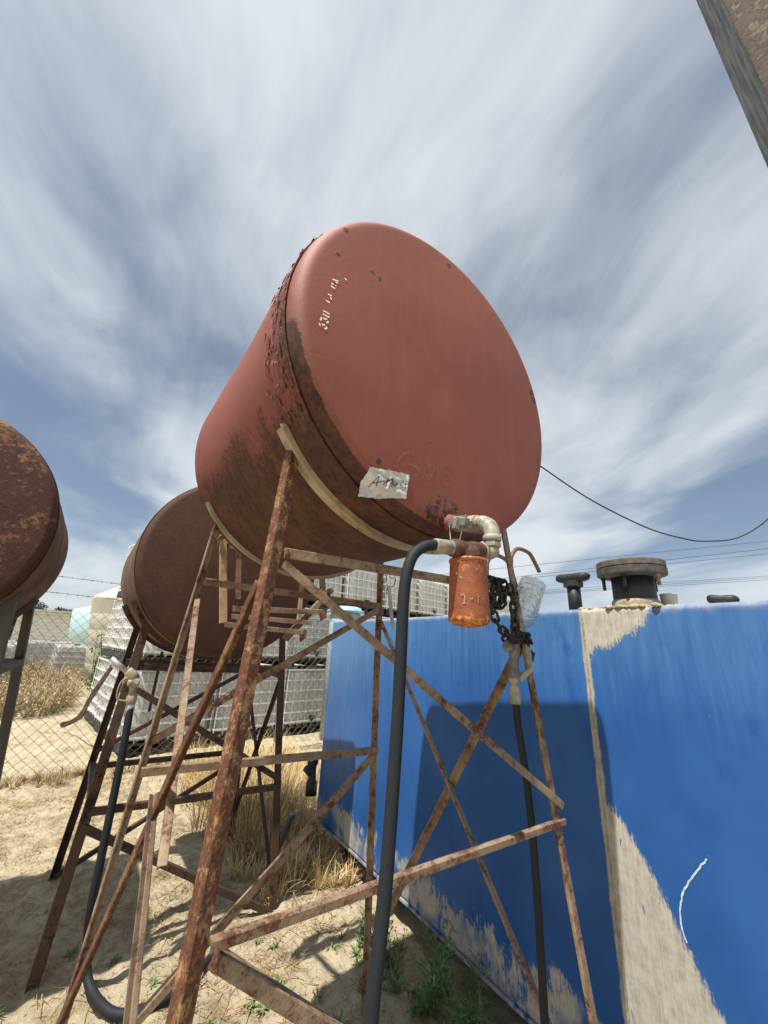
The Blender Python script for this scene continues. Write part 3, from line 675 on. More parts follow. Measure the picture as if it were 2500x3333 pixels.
g.tube(pth, [.0175] * 4 + [.0195] * (len(pth) - 4), 20)
bt_ = pth[-1]
g.lathe([(.0195, -.006), (.0225, -.004), (.0225, .007), (.020, .009)], bt_, dn, 20); g.lathe([(.020, -.006), (.020, .005)], el, VD, 20)
mk('elbow', g, gd, ov)
g = G(); g.lathe([(.017, .007), (.017, .012), (.0215, .014), (.0215, .024), (.016, .026), (.016, .034)], bt_, dn, 6, smooth=False); mk('union_nut', g, gd, ov)
fh = V((.646, .640, 1.823)); FD = V((1, .02, .09)).normalized()
q0 = bt_ + dn * .030; q2 = fh + FD * .050
g = G(); g.tube(spline([q0, q0 + dn * .010, q2 + FD * .020 + V((0, 0, .010)), q2 + FD * .008, q2 - FD * .004], 6), .0165, 18)
g.lathe([(.0195, -.002), (.0195, .008)], q2, FD, 18); mk('elbow', g, gd, ov)

ff = root('fuel_filter', (fh.x, fh.y, 1.800), 'rusty orange spin-on filter hanging below the red tank outlet', 'filter')
g = G(); g.tube([fh - FD * .056, fh - FD * .050, fh - FD * .032, fh - FD * .008, fh + FD * .018, fh + FD * .040, fh + FD * .050], [.016, .021, .022, .018, .022, .022, .018], 18)
g.lathe([(.030, -.026), (.030, -.008), (.020, .008)], fh, (0, 0, 1), 18)
g.box(fh + V((-.012, -.022, -.014)), (.036, .018, .014), Matrix.Rotation(-.75, 3, 'Z'))
mk('filter_head', g, ci, ff)
FR_ = .0450
g = G(); prof = [(.030, 0), (FR_ - .003, -.001), (FR_ - .001, -.004), (FR_ - .001, -.008), (FR_ - .003, -.011)]
for i in range(1, 12): prof.append((FR_ - .003 + .0045 * i / 11, -.011 - .126 * i / 11))
prof += [(FR_ + .001, -.141), (FR_ - .004, -.146), (FR_ - .016, -.151), (FR_ - .032, -.154), (.002, -.155)]
ct = V((.646, .640, 1.800))
g.lathe(prof, ct, (0, 0, 1), 40, caps=False)
can = mk('canister', g, MAT['canister'], ff)
tocam = math.atan2(-ct.y, -ct.x)
def can_pt(a, z): th = tocam + a; return V((ct.x + math.cos(th) * (FR_ + .0022), ct.y + math.sin(th) * (FR_ + .0022), ct.z + z))
def can_stroke(pts, w):
    g = G(); Q = spline([V((a, b, 0)) for a, b in pts], 4); L = []
    for i, q in enumerate(Q):
        t = (Q[min(i + 1, len(Q) - 1)] - Q[max(i - 1, 0)]); t = V((t.x * FR_, t.y, 0)).normalized(); n_ = V((-t.y / FR_, t.x, 0)) * w * .5
        L += [can_pt(q.x + n_.x, q.y + n_.y), can_pt(q.x - n_.x, q.y - n_.y)]
    g.add(L, [[2 * i, 2 * i + 1, 2 * i + 3, 2 * i + 2] for i in range(len(Q) - 1)]); mk('painted_mark', g, MAT['palebar'], can)
for s_ in ([(-.36, -.090), (-.27, -.086), (-.19, -.090), (-.17, -.096), (-.20, -.102), (-.16, -.106), (-.28, -.106)], [(.06, -.095), (.12, -.097), (.19, -.094)], [(.43, -.084), (.44, -.090), (.44, -.104)], [(.62, -.094), (.68, -.095), (.76, -.093)], [(-.60, -.036), (-.58, -.040), (-.52, -.042)]):
    can_stroke(s_, .0026)

# hose from the filter, dropping out of view, running over the ground to the hanging nozzle
fs_ = fh - FD * .056
hz = [fs_ - FD * .03, fs_ - FD * .050 + V((0, 0, .002)), V((.512, .642, 1.805)), V((.483, .643, 1.776)), V((.468, .644, 1.712)), V((.466, .646, 1.60)), V((.465, .649, 1.467)), V((.458, .649, 1.326)), V((.449, .648, 1.204)), V((.433, .647, 1.074)), V((.418, .65, .80)), V((.405, .67, .45)), V((.42, .70, .20)), V((.50, .74, .07)), V((.66, .78, .035)), V((.90, .82, .035)), V((1.08, .86, .06)), V((1.20, .92, .20)), V((1.245, .965, .42)), V((1.245, .975, .60)), V((1.248, .975, .82)), V((1.243, .975, 1.06)), V((1.225, .975, 1.24)), V((1.205, .975, 1.36)), V((1.198, .975, 1.44))]
hm = root('fuel_hose', (.66, .78, 0), 'thick black rubber hose looping from the orange filter to the hanging nozzle', 'hose')
g = G(); g.tube(spline(hz, 8), .0120, 16); mk('hose_tube', g, MAT['hose'], hm)
g = G(); g.lathe([(.014, -.010), (.0170, -.004), (.0170, .004), (.0145, .006), (.0170, .012), (.0170, .050), (.0150, .053)], fs_ + FD * .004, -FD, 16); mk('coupling', g, gd, hm)
g = G(); g.lathe([(.018, -.010), (.0195, 0), (.0195, .038), (.014, .052), (.014, .062), (.019, .064), (.019, .078)], V((1.198, .975, 1.44)), (0, 0, 1), 16); mk('coupling', g, gd, hm)

# ------------------------------------------------------------------ hanging nozzle, bottle, chain, padlock
nz = root('fuel_nozzle', (1.198, .975, 1.505), 'grey metal dispensing nozzle with lever chained to the right front leg', 'nozzle')
g = G(); nb = V((1.198, .975, 1.512))
g.lathe([(.020, 0), (.022, .004), (.022, .026), (.0165, .030), (.0175, .07), (.020, .085), (.023, .10), (.020, .125), (.015, .135), (.014, .18)], nb, (.08, 0, 1), 14)
g.lathe([(.018, 0), (.020, .02), (.012, .028)], nb + V((-.012, 0, .105)), (-1, -.2, .1), 12)
mk('valve_body', g, MAT['dull'], nz)
g = G(); l0 = nb + V((.002, -.022, -.002)); l1 = nb + V((.046, -.036, .035)); l2 = nb + V((.040, -.030, .155))
g.bar(l0, l1, .018, .012, (0, -1, 0)); g.bar(l1 - V((0, 0, .006)), l2, .021, .009, (0, -1, 0)); mk('lever', g, gd, nz)
g = G(); g.tube([nb + V((.012, 0, .165)), nb + V((.020, 0, .20)), nb + V((.034, 0, .235))], .0125, 12); mk('spout', g, gd, nz)

bo = V((1.205, .950, 1.672)); bd = (V((1.312, .950, 1.862)) - bo).normalized()
bt0 = root('plastic_bottle', tuple(bo), 'clear milky plastic drink bottle upturned over the hanging nozzle', 'bottle')
def grip(th, h):
    c = 1.0
    if .085 < h < .165:
        k = (th / (2 * math.pi) * 6) % 1.0
        e = min(1, max(0, (.5 - abs(k - .5)) * 9 - 1.2)); ez = min(1, (h - .085) / .008, (.165 - h) / .008)
        c -= .16 * e * ez
        if .32 < k < .68 and .100 < h < .150: c += .085
    return c
prof = []
def bp(h):
    if h < .022: return .0195
    if h < .050: return .0195 + (.040 - .0195) * math.sin((h - .022) / .028 * math.pi / 2) ** .8
    if h < .066: return .040 + .003 * math.sin((h - .05) / .016 * math.pi / 2)
    if h < .072: return .043 - .005 * math.sin((h - .066) / .006 * math.pi)
    if h < .080: return .044 - .002 * math.sin((h - .072) / .008 * math.pi)
    if h < .168: return .045
    if h < .176: return .045 - .004 * math.sin((h - .168) / .008 * math.pi)
    if h < .196: return .046
    return .046 - .020 * ((h - .196) / .009) ** 2
hh = 0.0
while hh <= .2051: prof.append((bp(hh), hh)); hh += .0025
prof = [(r * 1.08, h * 1.06) for r, h in prof]
g = G(); g.lathe(prof, bo, bd, 72, rf=lambda t, h: grip(t, h / 1.06), caps=False)
o_ = len(g.v) - 72; g.f.append([o_ + k for k in range(72)]); g.s.append(False)
bw = mk('bottle_wall', g, MAT['bottle'], bt0); sm = bw.modifiers.new('wall', 'SOLIDIFY'); sm.thickness = .0014; sm.offset = -1
g = G(); g.lathe([(.0215, -.004), (.0215, .003), (.0205, .004), (.0205, .020)], bo, bd, 20, caps=False); mk('neck_ring', g, plain('dirty bottle neck', (.30, .28, .22), .6), bt0)

def link_mesh():
    g = G(); L, W = .0200, .0112; pts = []
    for k in range(20):
        a = 2 * math.pi * k / 20; x, y = math.cos(a), math.sin(a)
        pts.append((x * W, 0, y * W + (L - W * .4 if y > 0 else -(L - W * .4)) * .62))
    g.tube(pts, .0052, 7, closed=True); return g
chn = root('chain', (1.135, .96, 1.83), 'dark rusty chain wrapped round the top crossbar and holding the nozzle', 'chain')
lk0 = None
def chain_links(path, pitch=.031, start=0):
    global lk0
    Q = spline(path, 20); d = [0]
    for a, b in zip(Q, Q[1:]): d.append(d[-1] + (b - a).length)
    n = int(d[-1] / pitch)
    for i in range(n + 1):
        s_ = i * pitch; k = max(j for j in range(len(d)) if d[j] <= s_ + 1e-9); k = min(k, len(Q) - 2)
        t = (s_ - d[k]) / max(1e-9, d[k + 1] - d[k]); p = Q[k].lerp(Q[k + 1], t); tg = (Q[k + 1] - Q[k]).normalized()
        q = tg.to_track_quat('Z', 'Y') @ Quaternion((0, 0, 1), R_(45 + 90 * ((i + start) % 2) + random.uniform(-14, 14)))
        if lk0 is None:
            lk0 = mk('link', link_mesh(), MAT['chain'], chn, local=True); o = lk0
        else:
            o = lk0.copy(); COL.objects.link(o); o.parent = chn
        o.rotation_mode = 'QUATERNION'; o.location = p - V((1.135, .96, 1.83)); o.rotation_quaternion = q
cb = V((1.130, .965, 1.805))
def wrap(x, r=.036, turns=1, ph=0): return [V((x + .012 * k / 8, .985 + math.cos(ph + k * math.pi / 4) * r, 1.803 + math.sin(ph + k * math.pi / 4) * (r + .012))) for k in range(9 * turns)]
chain_links([V((1.100, .945, 1.775)), V((1.098, .945, 1.79))] + wrap(1.10, ph=math.pi) + wrap(1.14, ph=math.pi))
chain_links([V((1.066, .945, 1.800)), V((1.056, .945, 1.76)), V((1.070, .943, 1.72)), V((1.095, .942, 1.680)), V((1.135, .942, 1.658)), V((1.170, .940, 1.642)), V((1.205, .938, 1.640))])
chain_links([V((1.168, .945, 1.815)), V((1.176, .943, 1.765)), V((1.174, .942, 1.725)), V((1.178, .940, 1.685)), V((1.185, .938, 1.655))], start=1)
chain_links([V((1.175, .935, 1.648)), V((1.205, .922, 1.655)), V((1.238, .930, 1.640)), V((1.250, .96, 1.622)), V((1.225, 1.0, 1.635)), V((1.18, 1.0, 1.65))])
pd = root('padlock', (1.255, .945, 1.585), 'small dark padlock hanging from the chain beside the nozzle lever', 'padlock')
g = G(); g.box((1.262, .950, 1.590), (.030, .014, .034), Matrix.Rotation(R_(24), 3, 'Y')); mk('lock_body', g, MAT['black'], pd)
g = G(); g.tube(spline([V((1.246, .95, 1.605)), V((1.240, .95, 1.622)), V((1.250, .95, 1.634)), V((1.262, .95, 1.628)), V((1.268, .95, 1.612))], 4), .003, 7); mk('shackle', g, MAT['galv'], pd)

# dipstick hanging on wire from the top crossbar
ds = root('dipstick', (1.315, 1.95, 1.70), 'speckled white measuring stick hanging on a wire behind the black hose', 'stick')
g = G(); g.tube(spline([V((1.275, 1.93, 2.04)), V((1.30, 1.94, 1.99)), V((1.345, 1.95, 1.99)), V((1.335, 1.95, 1.945)), V((1.298, 1.95, 1.935)), V((1.285, 1.95, 1.90)), V((1.30, 1.95, 1.89))], 6), .0025, 6); g.tube(spline([V((1.285, 1.94, 2.04)), V((1.280, 1.95, 1.98)), V((1.295, 1.95, 1.93))], 6), .0022, 6)
mk('hanging_wire', g, MAT['wire'], ds)
g = G(); g.prism([(-.011, -.003), (.011, -.003), (.011, .003), (-.011, .003)], (1.299, 1.95, 1.942), (1.338, 1.95, 1.715), V((1, 0, .17)).normalized(), Y)
g.prism([(-.011, -.003), (.011, -.003), (.011, .003), (-.011, .003)], (1.338, 1.95, 1.715), (1.342, 1.95, 1.690), V((.35, 0, .06)), Y * .9)
mk('stick', g, steel('speckled white paint', (.52, .49, .41), .12, 3), ds)

# broken step bracket behind the red tank
bk = root('step_bracket', (.75, 2.25, 1.65), 'broken angle iron step bracket with loose bars hanging behind the red tank', 'bracket')
pb = MAT['palebar']; bb = MAT['beige_thin']
member(bk, 'hanger', (.352, 2.25, 2.14), (.437, 2.25, 1.668), .036, X, Y, pb, label='bright sunlit upright bar')
member(bk, 'hanger', (.455, 2.27, 2.10), (.499, 2.27, 1.80), .028, X, Y, bb)
member(bk, 'step_bar', (.488, 2.25, 1.762), (1.010, 2.25, 1.788), .030, (0, 0, -1), Y, bb)
member(bk, 'step_bar', (.487, 2.24, 1.719), (.949, 2.24, 1.718), .026, (0, 0, -1), Y, bb)
member(bk, 'step_bar', (.457, 2.23, 1.675), (.900, 2.23, 1.660), .026, (0, 0, -1), Y, bb)
member(bk, 'strut', (.800, 2.27, 1.612), (1.070, 2.27, 1.935), .034, (.7, 0, -.7), Y, bb)
member(bk, 'strut', (.982, 2.28, 2.06), (1.012, 2.28, 1.90), .030, X, Y, bb)
member(bk, 'strut', (.868, 2.29, 2.0), (.880, 2.29, 1.70), .024, X, Y, pb)
member(bk, 'crossbar', (.352, 2.262, 2.11), (1.0, 2.262, 2.07), .03, (0, 0, -1), Y, bb)
for x, z in ((1.020, 1.752), (.905, 1.628)):
    g = G(); g.add([(x - .028, 2.245, z + .03), (x + .012, 2.22, z + .036), (x + .014, 2.22, z - .01), (x - .010, 2.245, z - .035), (x - .028, 2.252, z + .03), (x + .012, 2.227, z + .036), (x + .014, 2.227, z - .01), (x - .010, 2.252, z - .035)], [(0, 1, 2, 3), (7, 6, 5, 4), (0, 4, 5, 1), (1, 5, 6, 2), (2, 6, 7, 3), (3, 7, 4, 0)]); mk('end_plate', g, MAT['rustbar'], bk)
for p0, p1 in (((.352, 2.262, 2.11), (.40, 1.925, 2.16)), ((.985, 2.262, 2.07), (1.0, 1.94, 2.15))):
    g = G(); g.bar(p0, p1, .03, .008); mk('arm', g, bb, bk)

# ------------------------------------------------------------------ hose and nozzle of the brown tank
h2 = root('fuel_hose', (.30, 2.65, 0), 'dark hose dropping from the left nozzle and curling on the sand', 'hose')
g = G(); g.tube(spline([V((.140, 2.72, 1.215)), V((.145, 2.71, 1.15)), V((.155, 2.70, .965)), V((.168, 2.70, .567)), V((.178, 2.72, .33)), V((.205, 2.78, .14)), V((.245, 2.73, .035)), V((.324, 2.561, .022)), V((.42, 2.50, .022)), V((.60, 2.53, .020)), V((.80, 2.70, .020))], 8), .019, 14); mk('hose_tube', g, MAT['hose'], h2)
g = G(); g.cyl((.140, 2.72, 1.17), (.140, 2.72, 1.235), .0215, 16); mk('ferrule', g, MAT['galv'], h2)
n2_ = root('fuel_nozzle', (.13, 2.72, 1.235), 'pale cast nozzle with a bare spout and wire guard on the brown tank stand', 'nozzle')
def shr(g, c=V((.140, 2.72, 1.235)), k=.78): g.v = [c + V(((p.x - c.x) * k, (p.y - c.y) * k, (p.z - c.z) * .92)) for p in g.v]
cast = plain('pale cast nozzle metal', (.30, .265, .185), .6, .1, .2, 30, .3)
g = G(); g.lathe([(.030, 0), (.034, .006), (.034, .038), (.024, .046), (.022, .09), (.034, .105), (.036, .125), (.028, .145)], (.139, 2.72, 1.232), (-.12, 0, 1), 16)
g.tube([V((.128, 2.72, 1.36)), V((.110, 2.72, 1.378)), V((.085, 2.72, 1.398)), V((.070, 2.72, 1.412))], [.032, .036, .030, .026], 14)
g.lathe([(.030, 0), (.027, .03), (.020, .034), (.020, .045)], (.125, 2.70, 1.345), (1, -.1, -.3), 8, smooth=False)
g.lathe([(.022, 0), (.018, .03), (.01, .034)], (.120, 2.70, 1.345), (-1, -.2, -.1), 10)
shr(g); mk('nozzle_body', g, cast, n2_)
g = G(); g.tube([V((.075, 2.72, 1.405)), V((-.022, 2.72, 1.477))], .0155, 12); shr(g, k=.9); mk('spout', g, MAT['galv'], n2_)
g = G(); g.tube(spline([V((.085, 2.70, 1.375)), V((.050, 2.70, 1.350)), V((.040, 2.70, 1.30)), V((.048, 2.70, 1.258)), V((.070, 2.70, 1.248)), V((.115, 2.70, 1.245))], 6), .005, 8); g.tube(spline([V((.090, 2.71, 1.365)), V((.062, 2.71, 1.335)), V((.056, 2.71, 1.29))], 6), .005, 8)
shr(g); mk('lever_guard', g, cast, n2_)

# ------------------------------------------------------------------ blue tank
BX, BT, BB, BY0, BY1 = 1.786, 1.806, .150, -1.6, 3.68
BW = 1.25
bl = root('blue_tank', (BX, 0, BB), 'long blue steel box tank with faded paint and caked dust on the right', 'tank')
def rbox_section(y, n=6, r=.022):
    pts = []
    for cx, cz, a0 in ((BX + r, BB + r, 180), (BX + BW - r, BB + r, 270), (BX + BW - r, BT - r, 0), (BX + r, BT - r, 90)):
        for k in range(n + 1):
            a = R_(a0 + 90 * k / n); pts.append(V((cx + math.cos(a) * r, y, cz + math.sin(a) * r)))
    return pts
g = G(); rows = [BY0, -1.0, -.4, .2, .6, 1.0, 1.4, 1.8, 2.2, 2.6, 3.0, 3.4, BY1 - .02, BY1]; vs = []
for y in rows:
    s_ = rbox_section(y)
    if y == BY1: s_ = [V((BX + .02 if p.x < BX + BW / 2 and p.x < BX + .02 else p.x, y, p.z)) for p in s_]
    vs += s_
n_ = len(s_)
g.add(vs, [[j * n_ + k, j * n_ + (k + 1) % n_, (j + 1) * n_ + (k + 1) % n_, (j + 1) * n_ + k] for j in range(len(rows) - 1) for k in range(n_)], True)
g.f += [[k for k in range(n_)], [(len(rows) - 1) * n_ + k for k in range(n_)][::-1]]; g.s += [False, False]
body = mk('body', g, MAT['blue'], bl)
m_ = body.modifiers.new('edge', 'EDGE_SPLIT'); m_.split_angle = R_(30)
g = G(); zz = [BB + .01 + i * (BT - BB - .015) / 60 for i in range(61)]
g.tube([V((BX - .001, 1.045 + .0035 * noise.noise(V((z * 9, 1, 0))), z)) for z in zz], [.0045 + .003 * noise.noise(V((z * 40, 5, 0))) for z in zz], 7); mk('weld_seam', g, MAT['dustcake'], bl, label='dusty vertical weld seam')
g = G(); g.box((BX + .022, (BY0 + BY1) / 2, BB - .006), (.05, BY1 - BY0 - .02, .014)); mk('bottom_flange', g, MAT['blue'], bl)
for y in (-1.2, 0.6, 3.25):
    g = G(); g.box((BX + BW / 2 + .05, y, BB / 2 - .02), (BW - .1, .10, BB + .01)); mk('skid', g, MAT['black'], bl)
# scratch with bare white filler
g = G(); Q = spline([V((0, .712, .984)), V((0, .735, .955)), V((0, .771, .906)), V((0, .800, .860)), V((0, .818, .810)), V((0, .822, .76)), V((0, .815, .721))], 6); L = []
for i, q in enumerate(Q):
    w = .0022 + .0018 * abs(noise.noise(V((i * .6, 0, 2)))); q = q + V((0, .004 * noise.noise(V((i * .5, 7, 2))), 0)); t = (Q[min(i + 1, len(Q) - 1)] - Q[max(i - 1, 0)]).normalized(); nn = V((0, -t.z, t.y)) * w
    L += [V((BX - .0016, q.y + nn.y, q.z + nn.z)), V((BX - .0016, q.y - nn.y, q.z - nn.z))]
g.add(L, [[2 * i, 2 * i + 1, 2 * i + 3, 2 * i + 2] for i in range(len(Q) - 1)]); mk('scratch', g, plain('bare scratch', (.42, .55, .60), .7, 0, .3, 60, 0), bl, label='pale curved scratch')
VX = BX + .25
g = G(); g.lathe([(.034, -.01), (.034, .165)], (VX, 1.22, BT), (0, 0, 1), 18); g.lathe([(.046, .145), (.050, .15), (.050, .18)], (VX, 1.22, BT), (0, 0, 1), 6, smooth=False)
v1 = mk('vent_pipe', g, MAT['black'], bl)
def tcap(g, x, y, z, hw, hd, ht, tilt=0):
    n, k_ = 16, 18; vs = []; c, s2 = math.cos(tilt), math.sin(tilt)
    for j in range(k_ + 1):
        u = -1 + 2 * j / k_; f = max(.04, (1 - abs(u) ** 5)) ** .5
        for k in range(n):
            a = 2 * math.pi * k / n; p = V((math.copysign(abs(math.cos(a)) ** .7, math.cos(a)) * hd * f, u * hw, (.5 + .5 * math.copysign(abs(math.sin(a)) ** .6, math.sin(a)) * f) * ht - .006 * (1 - abs(u))))
            vs.append(V((x + p.x, y + p.y * c - p.z * s2, z + p.y * s2 + p.z * c)))
    g.add(vs, [[j * n + k, j * n + (k + 1) % n, (j + 1) * n + (k + 1) % n, (j + 1) * n + k] for j in range(k_) for k in range(n)], True)
g = G(); tcap(g, VX, 1.22, BT + .175, .098, .035, .05); mk('vent_cap', g, MAT['black'], v1)
g = G(); g.lathe([(.025, -.01), (.028, .02)], (VX, .585, BT), (0, 0, 1), 14); v2 = mk('vent_pipe', g, MAT['black'], bl)
g = G(); tcap(g, VX, .585, BT + .018, .052, .03, .042, R_(5)); g.box((VX - .005, .585, BT + .024), (.05, .04, .03)); mk('vent_cap', g, MAT['black'], v2)
FC = V((VX, .915, BT))
fdark = plain('dark flange steel', (.085, .080, .072), .7, .2, .35, 22, .4)
g = G(); g.lathe([(.092, .0), (.090, .175)], FC, (0, 0, 1), 36, rf=lambda t, h: 1 + .008 * math.sin(h * 700)); mk('flange_neck', g, MAT['black'], bl)
g = G(); g.lathe([(.100, -.01), (.101, .045), (.094, .056)], FC, (0, 0, 1), 36); mk('neck_collar', g, MAT['dustcake'], bl)
g = G(); g.lathe([(.10, .162), (.140, .168), (.148, .172), (.149, .200), (.146, .202)], FC, (0, 0, 1), 48, smooth=False); fl = mk('flange', g, fdark, bl)
g = G(); g.lathe([(.144, .206), (.147, .208), (.147, .232), (.144, .236), (.02, .240)], FC, (0, 0, 1), 48, smooth=False); g.lathe([(.014, .246), (.014, .258)], FC + V((-.03, -.02, 0)), (0, 0, 1), 8); mk('flange_cover', g, plain('brown flange cover', (.12, .10, .08), .75, .1, .35, 22, .4), bl)
for k, a in enumerate((190, 262, 335, 47, 118)):
    c = FC + V((math.cos(R_(a)) * .122, math.sin(R_(a)) * .122, 0)); g = G(); g.cyl(c + V((0, 0, .105 if k != 1 else .115)), c + V((0, 0, .17)), .008, 10); g.lathe([(.012, .155), (.012, .166)], c, (0, 0, 1), 6, smooth=False)
    mk('bolt', g, MAT['black'] if k != 1 else MAT['palebar'], fl)
g = G(); rnd = random.Random(8)
for i in range(60):
    y = rnd.gauss(.86, .09); x = BX + abs(rnd.gauss(.0, .05)); r = rnd.uniform(.006, .02)
    g.lathe([(.002, -.3 * r), (r, 0), (r * .7, .5 * r), (.001, .75 * r)], (x, y, BT - .002), (rnd.uniform(-.2, .2), rnd.uniform(-.2, .2), 1), 7)
mk('dirt_lumps', g, MAT['dustcake'], bl, kind='stuff')
cup = root('paper_cup', (2.17, .825, BT), 'off white cup standing on the blue tank beside the flange', 'cup')
g = G(); g.lathe([(.030, 0), (.036, .088), (.038, .090), (.034, .092)], (2.17, .825, BT + .001), (0, 0, 1), 24); mk('cup_wall', g, plain('off white card', (.56, .53, .46), .7, 0, .08, 10, 0), cup)
for nm, lab, pth in (('bent_pipe', 'rusty bent pipe hooked over behind the right front leg, nearer the filter', [(2.20, 2.0, 1.80), (2.215, 2.0, 2.16), (2.235, 2.0, 2.25), (2.29, 2.0, 2.305), (2.40, 2.0, 2.300), (2.47, 2.0, 2.262), (2.53, 2.0, 2.13), (2.60, 2.0, 1.95), (2.62, 2.0, 1.80)]),
                     ('bent_pipe', 'rusty bent pipe ending in mid air right of the front leg', [(2.545, 2.05, 1.80), (2.56, 2.05, 2.26), (2.585, 2.05, 2.36), (2.66, 2.05, 2.425), (2.785, 2.05, 2.418), (2.84, 2.05, 2.385), (2.93, 2.05, 2.265)])):
    g = G(); g.tube(spline(pth, 6), .0165, 10); mk(nm, g, steel('rusty pipe ' + lab[-4:], (.16, .10, .07), .45, 1.5), None, lab, 'pipe', 'bent pipes on the blue tank')

# ------------------------------------------------------------------ tall post at the upper right
tpst = root('tall_post', (1.27, -.03, 0), 'tall rusty brown post with a galvanized edge, cut by the upper right corner', 'post')
g = G(); g.box((1.285, .004, 2.2), (.03, .052, 4.5)); mk('edge_strip', g, plain('streaked galvanized strip', (.065, .072, .076), .95, .0, .40, 5, .3, .004, (30, 30, 1), .05), tpst)
g = G(); g.box((1.30, -.098, 2.2), (.04, .15, 4.52)); mk('rusty_face', g, rust_tank('flaking brown post', (.05, .032, .022), (.085, .052, .034), (.13, .085, .055), flake=(.20, .15, .11)), tpst)

# ------------------------------------------------------------------ chain link fence
def fy(x): return 6.24 + .05 * x
FX0, FX1, FHT = -2.6, 3.6, 1.80
fn = root('chain_link_fence', (.5, fy(.5), 0), 'chain link fence with two barbed wires across the yard behind the brown tank', 'fence')
g = G(); cell = .112; nxf = int((FX1 - FX0) / cell); nzf = int(FHT / cell)
def fpt(x, z, o=0): return V((x, fy(x) + .012 * math.sin(x * 2.1) * 2 + o, z + gh(x, fy(x)) + .02))
def wireseg(a, b, r=.0021):
    d = (b - a).normalized(); u = d.cross(Y).normalized() * r; w = Y * r
    g.add([a + u, a + w, a - u, a - w, b + u, b + w, b - u, b - w], [(0, 1, 5, 4), (1, 2, 6, 5), (2, 3, 7, 6), (3, 0, 4, 7)])
for i in range(nxf):
    for s_ in (0, 1):
        x0 = FX0 + i * cell
        for k in range(nzf):
            a = (k + s_) % 2
            wireseg(fpt(x0 + a * cell, k * cell, .002 * (1 if s_ else -1)), fpt(x0 + (1 - a) * cell, (k + 1) * cell, .002 * (1 if s_ else -1)))
mk('wire_mesh', g, MAT['fence'], fn, kind='stuff')
for x in (-2.2, 2.32):
    g = G(); g.cyl((x, fy(x) + .03, -.05), (x, fy(x) + .03, 2.25), .024, 12); mk('fence_post', g, MAT['galv'], fn)
for z in (2.02, 2.22):
    g = G(); n_ = 60
    for ph in (0, math.pi):
        g.tube([V((FX0 + (FX1 - FX0) * i / n_, fy(FX0 + (FX1 - FX0) * i / n_) + .0025 * math.cos(ph + i), z - .03 * math.sin(math.pi * i / n_) - .018 * (FX0 + (FX1 - FX0) * i / n_) + .0025 * math.sin(ph + i))) for i in range(n_ + 1)], .0019, 4)
    for i in range(2, n_, 1):
        if i % 1 == 0:
            x = FX0 + (FX1 - FX0) * i / n_; zc_ = z - .03 * math.sin(math.pi * i / n_) - .018 * x
            for q in (V((.010, .004, .014)), V((-.010, .004, .014))):
                c = V((x, fy(x), zc_)); g.bar(c - q, c + q, .0025, .0025, Y)
    mk('barbed_wire', g, MAT['fence'], fn)

# ------------------------------------------------------------------ caged totes
def tote_meshes():
    W, D, H = 1.18, 1.0, 1.13; cg = G()
    def seg(p, q, r=.009): cg.bar(p, q, r * 2, r * 2, V((.3, .9, .2)) if abs(p[2] - q[2]) > .1 else Zv)
    for z in (.20, .36, .54, .72, .90, 1.08):
        c = [(-W / 2, -D / 2, z), (W / 2, -D / 2, z), (W / 2, D / 2, z), (-W / 2, D / 2, z)]
        for k in range(4): seg(c[k], c[(k + 1) % 4], .013 if z in (.20, 1.08) else .0095)
    for k in range(9):
        x = -W / 2 + W * k / 8
        for y in (-D / 2 + .008, D / 2 - .008): seg((x, y, .14), (x, y, 1.08), .0060)
    for k in range(1, 7):
        y = -D / 2 + D * k / 7
        for x in (-W / 2 + .008, W / 2 - .008): seg((x, y, .14), (x, y, 1.08), .0060)
    bt = G(); vs = []; lv = [.15, .17, .22, .4, .6, .8, 1.0, 1.05, 1.075]; n = 88
    for h in lv:
        s_ = .94 if h in (.15, 1.075) else 1.0
        for k in range(n):
            a = 2 * math.pi * k / n; ca, sa = math.cos(a), math.sin(a); p = 9.0
            rr = (abs(ca) ** p + abs(sa) ** p) ** (-1 / p)
            x, y = rr * ca * (W / 2 - .028) * s_, rr * sa * (D / 2 - .028) * s_
            rib = .007 * (1 if 0 < h - .2 < .84 else 0) * math.cos((x if abs(sa) > abs(ca) else y) * 2 * math.pi / .19)
            if abs(sa) > abs(ca): y += rib * (1 if sa > 0 else -1)
            else: x += rib * (1 if ca > 0 else -1)
            vs.append((x, y, h))
    m_ = len(lv); bt.add(vs, [[j * n + k, j * n + (k + 1) % n, (j + 1) * n + (k + 1) % n, (j + 1) * n + k] for j in range(m_ - 1) for k in range(n)], True)
    bt.f += [[k for k in range(n)][::-1], [(m_ - 1) * n + k for k in range(n)]]; bt.s += [False, False]
    pl = G()
    for x in (-W / 2 + .07, 0, W / 2 - .07):
        pl.box((x, 0, .055), (.12, D - .02, .09))
    pl.box((0, 0, .115), (W - .02, D - .02, .03)); pl.box((0, -D / 2 + .05, .012), (W - .02, .09, .02)); pl.box((0, D / 2 - .05, .012), (W - .02, .09, .02))
    cap = G(); cap.lathe([(.085, 1.07), (.085, 1.105), (.07, 1.115)], (0, 0, 0), (0, 0, 1), 20)
    vl = G(); vl.cyl((0, -D / 2 + .05, .22), (0, -D / 2 - .02, .22), .035, 12); vl.box((0, -D / 2 - .01, .27), (.12, .02, .03))
    return bt, cg, pl, cap, vl
tm = tote_meshes()
def totemat():
    m = M('milky tote plastic', (.72, .73, .70), .42)
    n = m.noise(m.co((2, 2, .8)), 2.4, 4, .6)
    m.set('Base Color', m.mix(m.rng(n, .3, .7), (.42, .43, .42), (.56, .57, .55))); m.set('Subsurface Weight', .0); return m.m
MAT['tote'] = totemat()
